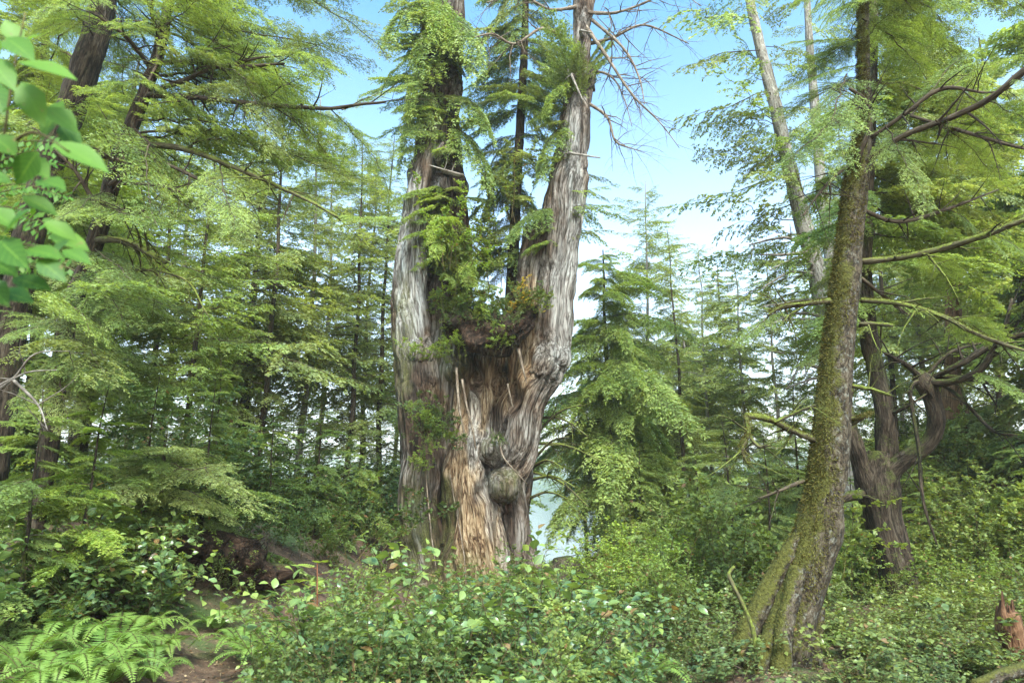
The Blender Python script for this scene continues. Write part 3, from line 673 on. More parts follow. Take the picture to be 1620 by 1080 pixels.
limbs_r = [
 ([(1366, 272, 7.1, 6), (1378, 250, 7.0, 6), (1430, 215, 6.8, 5.5), (1500, 188, 6.5, 5.5), (1560, 160, 6.2, 6), (1620, 112, 5.9, 7), (1680, 80, 5.7, 6)], 3, 'twig'),
 ([(1352, 276, 7.1, 4), (1362, 240, 6.9, 4.5), (1375, 200, 6.8, 4.5), (1368, 160, 6.7, 4), (1344, 140, 6.6, 3)], 2, 'twig'),
 ([(1378, 218, 7.1, 4), (1430, 182, 6.9, 4), (1490, 140, 6.7, 4), (1560, 147, 6.5, 2), (1600, 140, 6.4, 1)], 5, 'twig'),
 ([(1440, 183, 6.8, 3), (1510, 204, 6.6, 3.5), (1580, 225, 6.4, 3), (1640, 240, 6.2, 2)], 4, 'twig'),
 ([(1362, 415, 7.05, 7), (1420, 408, 6.9, 6), (1500, 390, 6.6, 6), (1570, 368, 6.3, 6), (1630, 345, 6.1, 5)], 3, 'mosst'),
 ([(1362, 475, 7, 5), (1420, 480, 6.8, 5), (1490, 500, 6.6, 4.5), (1550, 530, 6.4, 4), (1640, 560, 6.2, 3)], 4, 'mosst'),
 ([(1360, 512, 7, 4), (1385, 512, 6.9, 4), (1412, 514, 6.8, 3.5)], 0, 'mosst'),
 ([(1318, 475, 7, 5), (1280, 480, 6.9, 5), (1235, 487, 6.8, 4), (1215, 500, 6.7, 2)], 3, 'mosst'),
 ([(1292, 697, 7, 6), (1255, 682, 6.8, 6), (1215, 662, 6.6, 6), (1180, 656, 6.5, 6)], 0, 'mosst'),
 ([(1180, 656, 6.5, 5), (1184, 685, 6.45, 4), (1174, 710, 6.4, 4), (1182, 733, 6.4, 2)], 2, 'mosst'),
 ([(1186, 690, 6.45, 3), (1200, 705, 6.4, 3), (1218, 703, 6.4, 2)], 1, 'mosst'),
 ([(1225, 668, 6.6, 3), (1265, 650, 6.5, 3), (1290, 640, 6.4, 2)], 2, 'mosst'),
 ([(1350, 668, 7, 5), (1363, 660, 6.9, 5), (1372, 656, 6.9, 2)], 0, 'mosst'),
 ([(1346, 610, 7, 4), (1380, 616, 6.9, 4), (1410, 626, 6.8, 2)], 1, 'mosst'),
 ([(1270, 760, 7, 4), (1235, 775, 6.8, 3), (1200, 787, 6.7, 1.5)], 3, 'twig'),
 ([(1362, 440, 7.1, 4), (1400, 470, 7.2, 3), (1440, 500, 7.3, 1.5)], 3, 'twig'),
 ([(1360, 330, 7.1, 4), (1420, 350, 7.2, 4), (1500, 330, 7.3, 3), (1580, 300, 7.4, 1.5)], 5, 'twig'),
 ([(1350, 255, 7.1, 3), (1310, 290, 6.9, 3), (1270, 340, 6.7, 1.5)], 4, 'twig')]
for k, (L, kd, wd) in enumerate(limbs_r):
    o_, PP = limb(mt, [q[:3] + (q[3] * .85,) for q in L], wd, 34, 8, .22, 'branch', 100 + k, kids=kd * 2 + 2, kl=.6)
    if wd == 'mosst' and L[0][3] >= 5:
        acc = Acc(); moss_tufts(acc, PP[::6], np.full(len(PP[::6]), L[0][3] * mpp(L[0][1], 7) * .85), 2500, rs, 0, side=(0, 0, .6), l=.022, w_=.007); part('moss', acc, [M['moss']], mt)['kind'] = 'stuff'
random.seed(11)
spray(mt, 'near', 'hem', [(1365, 200, 7.2, 1300, 300, 6.3), (1365, 160, 7.2, 1265, 250, 6.2), (1365, 120, 7.2, 1240, 160, 6.2), (1365, 60, 7.3, 1290, 110, 6.2), (1365, 30, 7.3, 1440, 90, 6.2),
  (1365, 0, 7.4, 1300, 30, 6.0), (1368, -60, 7.5, 1430, 20, 6.0), (1368, -90, 7.5, 1510, 0, 5.8), (1368, -90, 7.5, 1240, 20, 6.0), (1400, 200, 7, 1480, 310, 6.4), (1430, 215, 6.8, 1520, 290, 6.2),
  (1480, 190, 6.5, 1560, 260, 6.0), (1500, 140, 6.7, 1590, 90, 6.2), (1560, 160, 6.2, 1650, 230, 5.7), (1500, 204, 6.6, 1600, 300, 6.2), (1440, 180, 6.8, 1500, 90, 6.2), (1340, 180, 7, 1290, 200, 6.2),
  (1450, 0, 7, 1560, 60, 6.4), (1500, 330, 7.3, 1600, 400, 7), (1570, 370, 6.3, 1660, 420, 6), (1450, 400, 6.8, 1520, 450, 6.6), (1500, 500, 6.6, 1590, 540, 6.2), (1235, 487, 6.8, 1180, 540, 6.4), (1340, 120, 7, 1330, 230, 6.1), (1600, 120, 6, 1680, 180, 5.6)], 0, back=.65)

# --- the candelabra tree
b = at(1425, 945, 11)
ct = thing('forked_cedar', 'dark forked cedar with one arm curving up like a candelabra, behind the mossy trunk', 'tree', b)
trunk_part(ct, [(1432, 1010, 11, 32), (1426, 940, 11, 25), (1413, 885, 11, 24), (1396, 815, 11, 25), (1388, 765, 11, 27), (1387, 735, 11, 21), (1388, 715, 11, 15)], 'barkd', 26, 90, .12, .16, 5, rf=9)
trunk_part(ct, [(1396, 770, 11, 16), (1402, 720, 11, 16), (1400, 650, 11, 14), (1385, 580, 11.1, 13), (1373, 520, 11.2, 13), (1366, 420, 11.4, 12), (1372, 280, 11.7, 10), (1378, 120, 12, 9), (1382, -80, 12.5, 7)], 'barkd', 16, 90, .1, .08, 6, 'stem')
trunk_part(ct, [(1382, 790, 11, 20), (1362, 735, 10.9, 13), (1350, 690, 10.8, 10), (1342, 640, 10.9, 6), (1350, 610, 11, 2)], 'barkd', 12, 40, .14, .1, 7, 'stem')
trunk_part(ct, [(1392, 780, 11, 20), (1412, 742, 10.9, 16), (1445, 718, 10.8, 14), (1472, 697, 10.7, 12), (1482, 665, 10.6, 12), (1475, 632, 10.6, 12), (1462, 606, 10.6, 15), (1452, 590, 10.7, 8)], 'barkd', 16, 60, .12, .06, 8, 'stem')
for k, L in enumerate([[(1460, 605, 10.6, 6), (1500, 605, 10.3, 6), (1545, 588, 10, 6), (1575, 548, 9.8, 5), (1590, 515, 9.6, 4), (1600, 470, 9.5, 2)],
   [(1470, 600, 10.6, 5), (1520, 575, 10.2, 5), (1580, 540, 9.9, 6), (1630, 525, 9.6, 5)], [(1455, 595, 10.6, 5), (1430, 575, 10.3, 4), (1400, 560, 10, 2)],
   [(1470, 595, 10.6, 4), (1540, 600, 10.3, 4), (1620, 620, 10, 3)], [(1480, 600, 10.6, 3), (1520, 630, 10.2, 3), (1570, 680, 9.8, 2.5), (1610, 690, 9.5, 1.5)],
   [(1455, 600, 10.6, 4), (1440, 620, 10.4, 3), (1452, 700, 10.3, 3), (1460, 790, 10.2, 2.5), (1482, 860, 10.2, 1.5)], [(1460, 600, 10.6, 3), (1500, 560, 10.5, 3), (1560, 540, 10.4, 2)],
   [(1370, 780, 11, 8), (1345, 783, 10.8, 8), (1320, 790, 10.7, 5)], [(1400, 660, 11, 4), (1440, 640, 10.6, 2.5), (1470, 620, 10.5, 1)]]):
    limb(ct, L, 'barkd', 26, 7, .15, 'branch', 150 + k, kids=6 if k < 7 else 2, kl=.8)
spray(ct, 'mid', 'hem', [(1545, 588, 10, 1630, 620, 9), (1580, 545, 9.8, 1650, 560, 9), (1375, 480, 11.2, 1450, 470, 10),
   (1375, 420, 11.2, 1470, 400, 10), (1372, 350, 11.4, 1480, 330, 10), (1372, 300, 11.4, 1290, 340, 10.2), (1372, 230, 11.6, 1470, 220, 10), (1375, 150, 12, 1290, 180, 10.5), (1378, 60, 12, 1460, 60, 10.5), (1366, 470, 11.2, 1300, 500, 10.2)], 2)
spray(ct, 'mid', 'olive', [(1385, 40, 12, 1500, 60, 10.5), (1380, 180, 12, 1500, 170, 10.5), (1590, 500, 9.6, 1660, 440, 9), (1580, 545, 9.8, 1520, 480, 9)], 1)

# --- tall thin grey conifer leaning left, upper right
b = at(1330, 800, 17)
gt = thing('grey_conifer', 'tall thin grey conifer leaning left with sparse clumpy foliage against the sky', 'tree', b)
trunk_part(gt, [(1345, 860, 17, 16), (1335, 740, 17, 16), (1322, 640, 17, 15), (1308, 520, 17, 14), (1292, 430, 17, 13), (1270, 350, 17, 12), (1250, 270, 17, 11), (1232, 190, 17, 10), (1212, 110, 17, 8.5), (1190, 20, 17, 7), (1170, -90, 17, 5)], 'barkg', 14, 90, .12, .05, 12)
rs = np.random.RandomState(21)
GS = [(1192, 30, 1080, 60), (1195, 40, 1270, 10), (1205, 80, 1110, 120), (1210, 100, 1310, 110), (1222, 150, 1085, 200), (1228, 170, 1320, 200), (1235, 200, 1130, 130), (1240, 240, 1330, 280), (1248, 260, 1100, 270), (1255, 280, 1070, 340), (1262, 320, 1150, 390), (1270, 350, 1120, 330), (1278, 380, 1080, 420), (1285, 400, 1190, 460), (1290, 425, 1150, 500), (1300, 470, 1180, 560), (1290, 440, 1370, 420), (1305, 520, 1200, 620), (1180, -20, 1090, -10), (1185, 0, 1290, -40), (1240, 230, 1180, 310), (1215, 120, 1150, 60), (1262, 310, 1340, 350), (1310, 560, 1220, 540), (1175, -60, 1120, 20)]
for k, (a, b_, c, d) in enumerate(GS):
    branch_part(gt, 'sparse', 'olive' if k % 3 else 'hem', at(a, b_, 17), at(c, d, 17 + rs.uniform(-2.2, 1.5)), rs.uniform(-.5, .5), k, wood='twig')
for k in range(10):
    py = rs.uniform(380, 640); px = np.interp(py, [350, 430, 520, 640], [1270, 1292, 1308, 1322])
    limb(gt, [(px, py, 17, 4), (px - rs.uniform(20, 50), py - rs.uniform(-5, 20), 16.5, 2.5), (px - rs.uniform(60, 100), py + rs.uniform(-10, 25), 16, 1)], 'deadw', 14, 5, .1, 'dead_branch', 200 + k, kids=3, kl=.6)
b = at(1330, 800, 21)
g2 = thing('slim_conifer', 'slimmer grey conifer rising between the leaning grey conifer and the mossy trunk', 'tree', b)
trunk_part(g2, [(1350, 860, 21, 12), (1330, 640, 21, 11), (1315, 420, 21, 9), (1300, 300, 21, 8), (1290, 180, 21, 7), (1282, 90, 21, 6), (1272, -80, 21, 4)], 'barkg', 12, 70, .1, .04, 13)
for k, (a, b_, c, d) in enumerate([(1282, 40, 1220, 60), (1282, 60, 1350, 50), (1286, 100, 1220, 150), (1290, 130, 1360, 140), (1292, 180, 1240, 240), (1300, 240, 1350, 260), (1305, 300, 1250, 330), (1312, 380, 1360, 400), (1275, 0, 1230, -10), (1276, -20, 1340, -30), (1300, 330, 1350, 320)]):
    branch_part(g2, 'sparse', 'pale', at(a, b_, 21), at(c, d, 21 + rs.uniform(-2, 2)), rs.uniform(-.5, .5), k)

# --- two dark leaning trees at upper left
b = at(20, 640, 10)
la = thing('dark_conifer', 'thick dark trunk leaning right behind the blurred leaves, upper left corner', 'tree', b)
trunk_part(la, [(-20, 760, 9.5, 24), (10, 560, 9.5, 23), (40, 400, 9.4, 22), (80, 250, 9.3, 21), (118, 155, 9.2, 21), (150, 60, 9.1, 19), (168, -20, 9, 17), (190, -140, 9, 14)], 'barkd', 18, 80, .12, .05, 14)
spray(la, 'near', 'hem', [(60, 300, 9.3, 150, 330, 7.8), (100, 200, 9.2, 190, 120, 7.8), (130, 110, 9.1, 40, 60, 7.6), (150, 50, 9.1, 250, 40, 7.6), (165, 0, 9, 60, 0, 7.6), (165, -10, 9, 300, 20, 7.4), (120, 150, 9.2, 230, 190, 7.8), (60, 320, 9.3, -30, 260, 7.6),
    (90, 230, 9.2, 10, 140, 7.8), (175, -60, 9, 330, -30, 7.4), (60, 300, 9.3, 0, 380, 8), (30, 440, 9.4, 120, 470, 7.8), (20, 500, 9.5, 130, 540, 7.6), (10, 560, 9.5, 110, 610, 7.6), (20, 480, 9.5, -60, 520, 8), (150, 60, 9, 100, -30, 7.4), (160, 20, 9, 200, 90, 7.6)], 1, back=.7)
b = at(60, 740, 8.2)
lb = thing('hemlock_tree', 'slender hemlock trunk leaning right with long dark limbs sweeping right, at left', 'tree', b)
trunk_part(lb, [(50, 860, 8.2, 15), (75, 720, 8.2, 14), (92, 600, 8.2, 13), (108, 500, 8.1, 13), (130, 440, 8.1, 12.5), (152, 380, 8, 12.5), (167, 325, 8, 12.5), (190, 245, 8, 11.5), (215, 180, 8, 10.5), (246, 100, 8, 9), (262, 30, 8, 8), (280, -90, 8, 6)], 'barkd', 16, 80, .14, .05, 15)
ll = [[(245, 100, 8, 4), (300, 98, 7.6, 3.5), (370, 105, 7.2, 3), (450, 100, 6.9, 2)], [(255, 140, 8, 4), (290, 128, 7.6, 4), (340, 108, 7.3, 3), (420, 90, 7, 2)],
      [(235, 150, 8, 5), (320, 155, 7.5, 4.5), (410, 165, 7.1, 4), (520, 172, 6.8, 3), (610, 160, 6.5, 2)], [(225, 228, 8, 5), (290, 235, 7.6, 5), (370, 265, 7.2, 4), (450, 300, 6.9, 3), (540, 345, 6.6, 2)],
      [(170, 300, 8, 5), (200, 260, 7.6, 4), (120, 240, 7.3, 3)], [(165, 290, 8, 3), (240, 292, 7.6, 2.5), (285, 303, 7.4, 1.5)], [(170, 350, 8, 3), (200, 340, 7.6, 2.5), (232, 333, 7.4, 1.5)],
      [(150, 380, 8, 6), (190, 380, 7.6, 5.5), (230, 395, 7.3, 5), (262, 415, 7.1, 3)], [(140, 425, 8, 4), (200, 425, 7.6, 3), (290, 440, 7.2, 2), (330, 500, 7, 1)], [(255, 60, 8, 4), (240, 20, 7.7, 3), (250, -30, 7.4, 2)],
      [(250, 20, 8, 3), (250, 90, 7.6, 3), (235, 130, 7.4, 2)], [(160, 340, 8, 4), (120, 270, 7.7, 3), (80, 230, 7.5, 2)], [(240, 110, 8, 3), (200, 60, 7.6, 3), (150, 20, 7.3, 2)], [(200, 230, 8, 3), (330, 290, 7.3, 3), (420, 330, 7, 1.5)]]
for k, L in enumerate(ll):
    limb(lb, L, 'mosst' if k in (3, 7, 8) else 'twig', 30, 7, .15, 'branch', 230 + k, kids=12, kl=.7)
spray(lb, 'near', 'hem', [(300, 98, 7.6, 400, 60, 6.6), (370, 105, 7.2, 480, 60, 6.3), (420, 90, 7.0, 560, 90, 6.2), (410, 165, 7.1, 520, 130, 6.2), (480, 170, 6.9, 590, 220, 6.1), (540, 172, 6.7, 640, 130, 6.0), (520, 172, 6.8, 630, 300, 6.0),
   (290, 235, 7.6, 380, 200, 6.7), (370, 265, 7.2, 490, 250, 6.4), (450, 300, 6.9, 570, 290, 6.1), (540, 345, 6.6, 640, 350, 6.0), (245, 60, 8, 340, -20, 6.8), (255, 30, 8, 400, 0, 6.6),
   (262, 0, 8, 480, -20, 6.4), (230, 140, 8, 330, 190, 6.8), (260, 240, 7.8, 330, 300, 6.8), (210, 200, 8, 300, 330, 6.6), (165, 330, 8, 280, 360, 6.8), (170, 300, 8, 90, 350, 7), (150, 390, 8, 250, 450, 6.8), (230, 395, 7.3, 350, 420, 6.5), (262, 415, 7.1, 400, 470, 6.4),
   (140, 425, 8, 220, 500, 6.8), (120, 470, 8.1, 220, 560, 6.8), (110, 500, 8.1, 30, 540, 7), (105, 520, 8.1, 180, 610, 6.9), (95, 580, 8.2, 210, 650, 6.9), (95, 590, 8.2, 20, 640, 7.2), (250, 60, 8, 160, 40, 6.9), (230, 130, 8, 140, 130, 6.9), (200, 230, 8, 130, 210, 7), (350, 260, 7.3, 400, 370, 6.5)], 3, back=.3)
spray(lb, 'near', 'olive', [(330, 290, 7.3, 420, 380, 6.5), (380, 120, 7.2, 450, 210, 6.4), (440, 100, 6.9, 540, 40, 6.2), (300, 155, 7.5, 380, 130, 6.6), (120, 460, 8.1, 150, 560, 7.2), (100, 560, 8.2, 140, 680, 7.2)], 1)

def fill(parent, kind, leafms, n, box, trunk, Yr, seed, maxl=4.2, minl=1.0, up=.25):
    """more branches of a tree: tips spread over a patch of the view, roots on its trunk line [(px, py, Y)...]"""
    rs = np.random.RandomState(seed); T = np.array([at(*q) for q in trunk]); PR = catmull(T, 60)
    for k in range(n):
        tip = at(rs.uniform(box[0], box[2]), rs.uniform(box[1], box[3]), rs.uniform(*Yr))
        hd = np.hypot(*(PR[:, :2] - tip[:2]).T); tz = tip[2] + up * hd * rs.uniform(.2, 1.6)
        i_ = np.argmin(np.abs(PR[:, 2] - tz) + .25 * np.linalg.norm(PR - tip, axis=1)); p0 = PR[i_]
        d = tip - p0; l = np.linalg.norm(d)
        if l > maxl: tip = p0 + d / l * maxl * rs.uniform(.8, 1)
        if l < minl: tip = p0 + d / l * minl
        branch_part(parent, kind, leafms[rs.randint(len(leafms))], p0, tip, rs.uniform(-.5, .5), rs.randint(9))
LBT = [(92, 600, 8.2), (108, 500, 8.1), (130, 440, 8.1), (152, 380, 8), (190, 245, 8), (246, 100, 8), (280, -90, 8)]
fill(lb, 'near', ['hem', 'hem', 'olive'], 22, (360, -40, 650, 300), LBT, (6.6, 10.5), 41, 4.4)
fill(lb, 'near', ['hem', 'hem', 'olive'], 11, (120, 400, 330, 640), LBT, (5.9, 9.5), 42, 3.6)
LAT = [(10, 560, 9.5), (40, 400, 9.4), (80, 250, 9.3), (118, 155, 9.2), (150, 60, 9.1), (190, -140, 9)]
fill(la, 'near', ['hem', 'hem', 'lime', 'olive'], 30, (-40, -40, 340, 520), LAT, (8.8, 12), 43, 3.4)
MTT = [(1336, 460, 7.02), (1353, 300, 7.1), (1362, 240, 7.15), (1368, 180, 7.2), (1366, 60, 7.4), (1368, -120, 7.8)]
fill(mt, 'near', ['hem', 'olive'], 16, (1390, -40, 1680, 300), MTT, (6.4, 10), 44, 3.4)
fill(mt, 'near', ['hem', 'olive'], 7, (1240, -40, 1330, 160), MTT, (7, 9), 45, 2.4)
CTT = [(1385, 580, 11.1), (1373, 520, 11.2), (1366, 420, 11.4), (1372, 280, 11.7), (1378, 120, 12), (1382, -80, 12.5)]
fill(ct, 'mid', ['hem', 'olive', 'pale'], 28, (1420, 0, 1700, 450), CTT, (10, 14), 46, 4)
fill(ct, 'mid', ['hem', 'pale'], 12, (1230, 330, 1350, 560), CTT, (10, 13.5), 47, 2.6)
GTT = [(1322, 640, 17), (1292, 430, 17), (1270, 350, 17), (1250, 270, 17), (1212, 110, 17), (1190, 20, 17), (1170, -90, 17)]
fill(gt, 'sparse', ['olive', 'hem', 'pale'], 45, (1090, -30, 1360, 560), GTT, (14.8, 18.5), 48, 2.6)

# --- young hemlock growing up between the cedar's stems
b = at(800, 560, 17.2)
yh = thing('young_hemlock', 'young dark hemlock growing up between the two stems of the giant cedar', 'tree', b)
trunk_part(yh, [(800, 620, 17.3, 9), (806, 520, 17.3, 9), (812, 400, 17.3, 9), (818, 280, 17.3, 8), (824, 180, 17.3, 7), (830, 60, 17.3, 6), (834, -80, 17.3, 4)], 'barkd', 12, 60, .1, .03, 16)
rs = np.random.RandomState(31)
for k in range(62):
    py = rs.uniform(-60, 520); px = 812 + (400 - py) * .045; sd_ = rs.choice([-1, 1]); l = rs.uniform(35, 105)
    branch_part(yh, 'mid', ['hem', 'hemd', 'olive'][k % 3], at(px, py, 17.3), at(px + sd_ * l, py + rs.uniform(5, 45), 17.3 + rs.uniform(-1.6, 1.2)), rs.uniform(-.4, .4), k)

# --- old double trunk far right, snag bottom right
b = at(1515, 775, 20)
st = thing('broken_trunk', 'thick dark broken double trunk on the slope at far right', 'tree', b)
trunk_part(st, [(1500, 800, 20, 20), (1500, 750, 20, 19), (1502, 700, 20, 18), (1504, 640, 20, 15), (1506, 560, 20, 11), (1510, 440, 20, 9)], 'redw', 18, 50, .14, .2, 17, rf=9)
trunk_part(st, [(1530, 800, 20, 13), (1528, 740, 20, 12), (1526, 690, 20, 12), (1524, 650, 20, 7)], 'redw', 14, 40, .14, .2, 18, 'stem', rf=9)
b = at(1605, 1040, 6.6)
sn = thing('rotten_stump', 'reddish rotten stump leaning at the bottom right edge', 'stump', b)
trunk_part(sn, [(1625, 1110, 6.6, 22), (1612, 1060, 6.6, 19), (1603, 1000, 6.6, 16), (1595, 972, 6.6, 14), (1593, 965, 6.6, 5)], 'redw', 18, 50, .16, .2, 19, rf=9)
b = at(1600, 1062, 5.6)
fl = thing('fallen_log', 'mossy fallen log lying across the bottom right corner', 'log', b)
trunk_part(fl, [(1540, 1085, 5.5, 9), (1600, 1062, 5.6, 9), (1680, 1045, 5.9, 9)], 'mossb', 12, 30, .15, .1, 20)
rs = np.random.RandomState(88)
for k in range(9):
    a = k * .7; px = 1592 + 11 * math.cos(a) + rs.uniform(-3, 3); Yk = 6.6 + .07 * math.sin(a); y0 = 975 + rs.uniform(-5, 15)
    trunk_part(sn, [(px + 3, y0 + 25, Yk, 5), (px, y0, Yk, 4.5), (px - 2, y0 - rs.uniform(15, 45), Yk, 1)], 'redw', 7, 14, .25, .2, 300 + k, 'splinter')
# small broken snag left of the mossy roots
b = at(1180, 1000, 6.9)
s2 = thing('thin_snag', 'thin mossy snag with a hooked top beside the mossy roots', 'snag', b)
trunk_part(s2, [(1200, 1060, 6.4, 5), (1192, 1000, 6.4, 3.5), (1175, 955, 6.4, 3), (1160, 925, 6.4, 3), (1153, 908, 6.4, 3), (1162, 895, 6.4, 2)], 'mosst', 10, 40, .2, .05, 21)
b = at(832, 790, 16.8)
s3 = thing('leaning_pole', 'dark slim dead pole leaning against the right side of the giant cedar', 'dead tree', b)
trunk_part(s3, [(818, 900, 16.6, 8), (832, 800, 16.8, 7), (842, 720, 16.9, 6), (852, 640, 17, 5), (862, 560, 17.1, 3)], 'barkd', 10, 40, .1, .03, 22)
for k, (a, b_, c, d) in enumerate([(838, 735, 900, 690), (840, 740, 890, 740), (835, 760, 910, 770), (845, 690, 920, 640), (832, 790, 900, 790), (848, 660, 930, 690), (842, 700, 960, 735), (838, 745, 930, 800), (850, 640, 900, 580)]):
    limb(s3, [(a, b_, 16.8, 3), ((a + c) / 2, (b_ + d) / 2 - 12, 16.3, 2), (c, d, 15.8, 1)], 'mosst', 18, 5, .1, 'branch', 260 + k, kids=6, kl=.7)

# ------------------------------------------------------------------ whole trees from height, trunk and kind
def crown(seed, kind, h, base, rmax, n, tmpl, top=.6, dead=0.0, droop=-.05, sil=.8):
    """branches (wood + needles) of one conifer, trunk at the origin; mesh is shared between trees"""
    rs = np.random.RandomState(seed); acc = Acc(); S = SETS[tmpl]; LT = LEN[tmpl]
    for k in range(n):
        u = ((k + rs.rand()) / n) ** .9; z = h * (base + (1 - base) * u * .985)
        prof = (1 - u) ** sil * (.55 + .45 * min(1, u / .12)) + .04
        az = rs.rand() * 2 * PI
        l = rmax * (prof + .05) * rs.uniform(.45, 1.35) * (1 + .45 * math.sin(az * 2 + z * .9 + seed) * math.sin(z * 1.7 + seed * 2))
        if rs.rand() < .18: continue
        el = R(rs.uniform(-16, 8) + 40 * (u - .5) * (top)) + droop
        d = np.array([math.cos(az) * math.cos(el), math.sin(az) * math.cos(el), math.sin(el)])
        p0 = np.array([0, 0, z]); acc.put(S[rs.randint(len(S))], frame_mat(p0, p0 + d * l, LT, rs.uniform(-.3, .3)), rs.uniform(-.15, .15))
    for k in range(int(dead)):
        z = h * base * rs.uniform(.25, 1.15); az = rs.rand() * 2 * PI
        dead_acc(acc, [0, 0, z], [math.cos(az), math.sin(az), -.1], rs.uniform(.6, 2.0), .022, 1, rs, 0, .4, .2, 4)
    return acc
def straight_trunk(seed, h, r):
    rs = np.random.RandomState(seed); t = np.linspace(0, 1, 12)
    P = np.stack([np.cumsum(rs.randn(12)) * h * .003, np.cumsum(rs.randn(12)) * h * .003, t * h], -1); P[:, :2] -= P[0, :2]
    P = np.vstack([[P[0] - [0, 0, .6]], P]); rr = np.concatenate([[r * 1.5], r * (1 - t * .88)]); rr[1] *= 1.15
    acc = Acc(); tube(acc, P, rr, 10, 0, n=60, rough=.1, flute=.04, seed=seed); return acc
CR = {}
CROWN = {'full': [crown(1, 'f', 16, .06, 3.6, 190, 'far'), crown(2, 'f', 16, .04, 3.3, 180, 'far')],
         'high': [crown(3, 'h', 16, .36, 3.3, 130, 'far', dead=24), crown(4, 'h', 16, .42, 3.0, 120, 'far', dead=26)],
         'thin': [crown(5, 't', 16, .2, 2.3, 85, 'far', dead=14), crown(6, 't', 16, .3, 2.1, 70, 'sparse', dead=16)],
         'wisp': [crown(12, 'w', 16, .14, 3.3, 165, 'sparse', dead=16, sil=.55), crown(13, 'w', 16, .2, 3.0, 150, 'sparse', dead=18, sil=.5)],
         'cedar': [crown(7, 'c', 12, .2, 3.4, 135, 'cedar', sil=.5)],
         'young': [crown(8, 'y', 5, .05, 1.6, 60, 'mid', sil=.7), crown(9, 'y', 5, .04, 1.9, 56, 'mid', sil=.6)]}
CH = {'wisp': 16, 'full': 16, 'high': 16, 'thin': 16, 'cedar': 12, 'young': 5}
TR = {k: straight_trunk(300 + i, CH[k], {'wisp': .13, 'full': .24, 'high': .24, 'thin': .15, 'cedar': .2, 'young': .045}[k]) for i, k in enumerate(CH)}
_tm = {}
def tree(px, Y, h, kind, v, leafm, wood, label, group, lean=(0, 0), rot=None, fat=1.0, name='conifer_tree', x=None):
    if x is None: x = at(px, 720, Y)[0]
    z = gz(x, Y) - .05
    o = thing(name, label, 'tree', (x, Y, z), group)
    s = h / CH[kind]; o.scale = (s * fat, s * fat, s)
    o.rotation_euler = (R(lean[1]), R(lean[0]), (random.uniform(0, 6.28) if rot is None else rot))
    v = v % len(CROWN[kind])
    if (kind, 't', wood) not in _tm: _tm[(kind, 't', wood)] = TR[kind].mesh('trunk', [M[wood]])
    if (kind, v, leafm, wood) not in _tm: _tm[(kind, v, leafm, wood)] = CROWN[kind][v].mesh('crown', [M['twig' if wood != 'barkg' else 'barkg'], M[leafm]])
    link('trunk', _tm[(kind, 't', wood)], o); link('crown', _tm[(kind, v, leafm, wood)], o)
    return o
random.seed(3)
GB = 'background conifers'
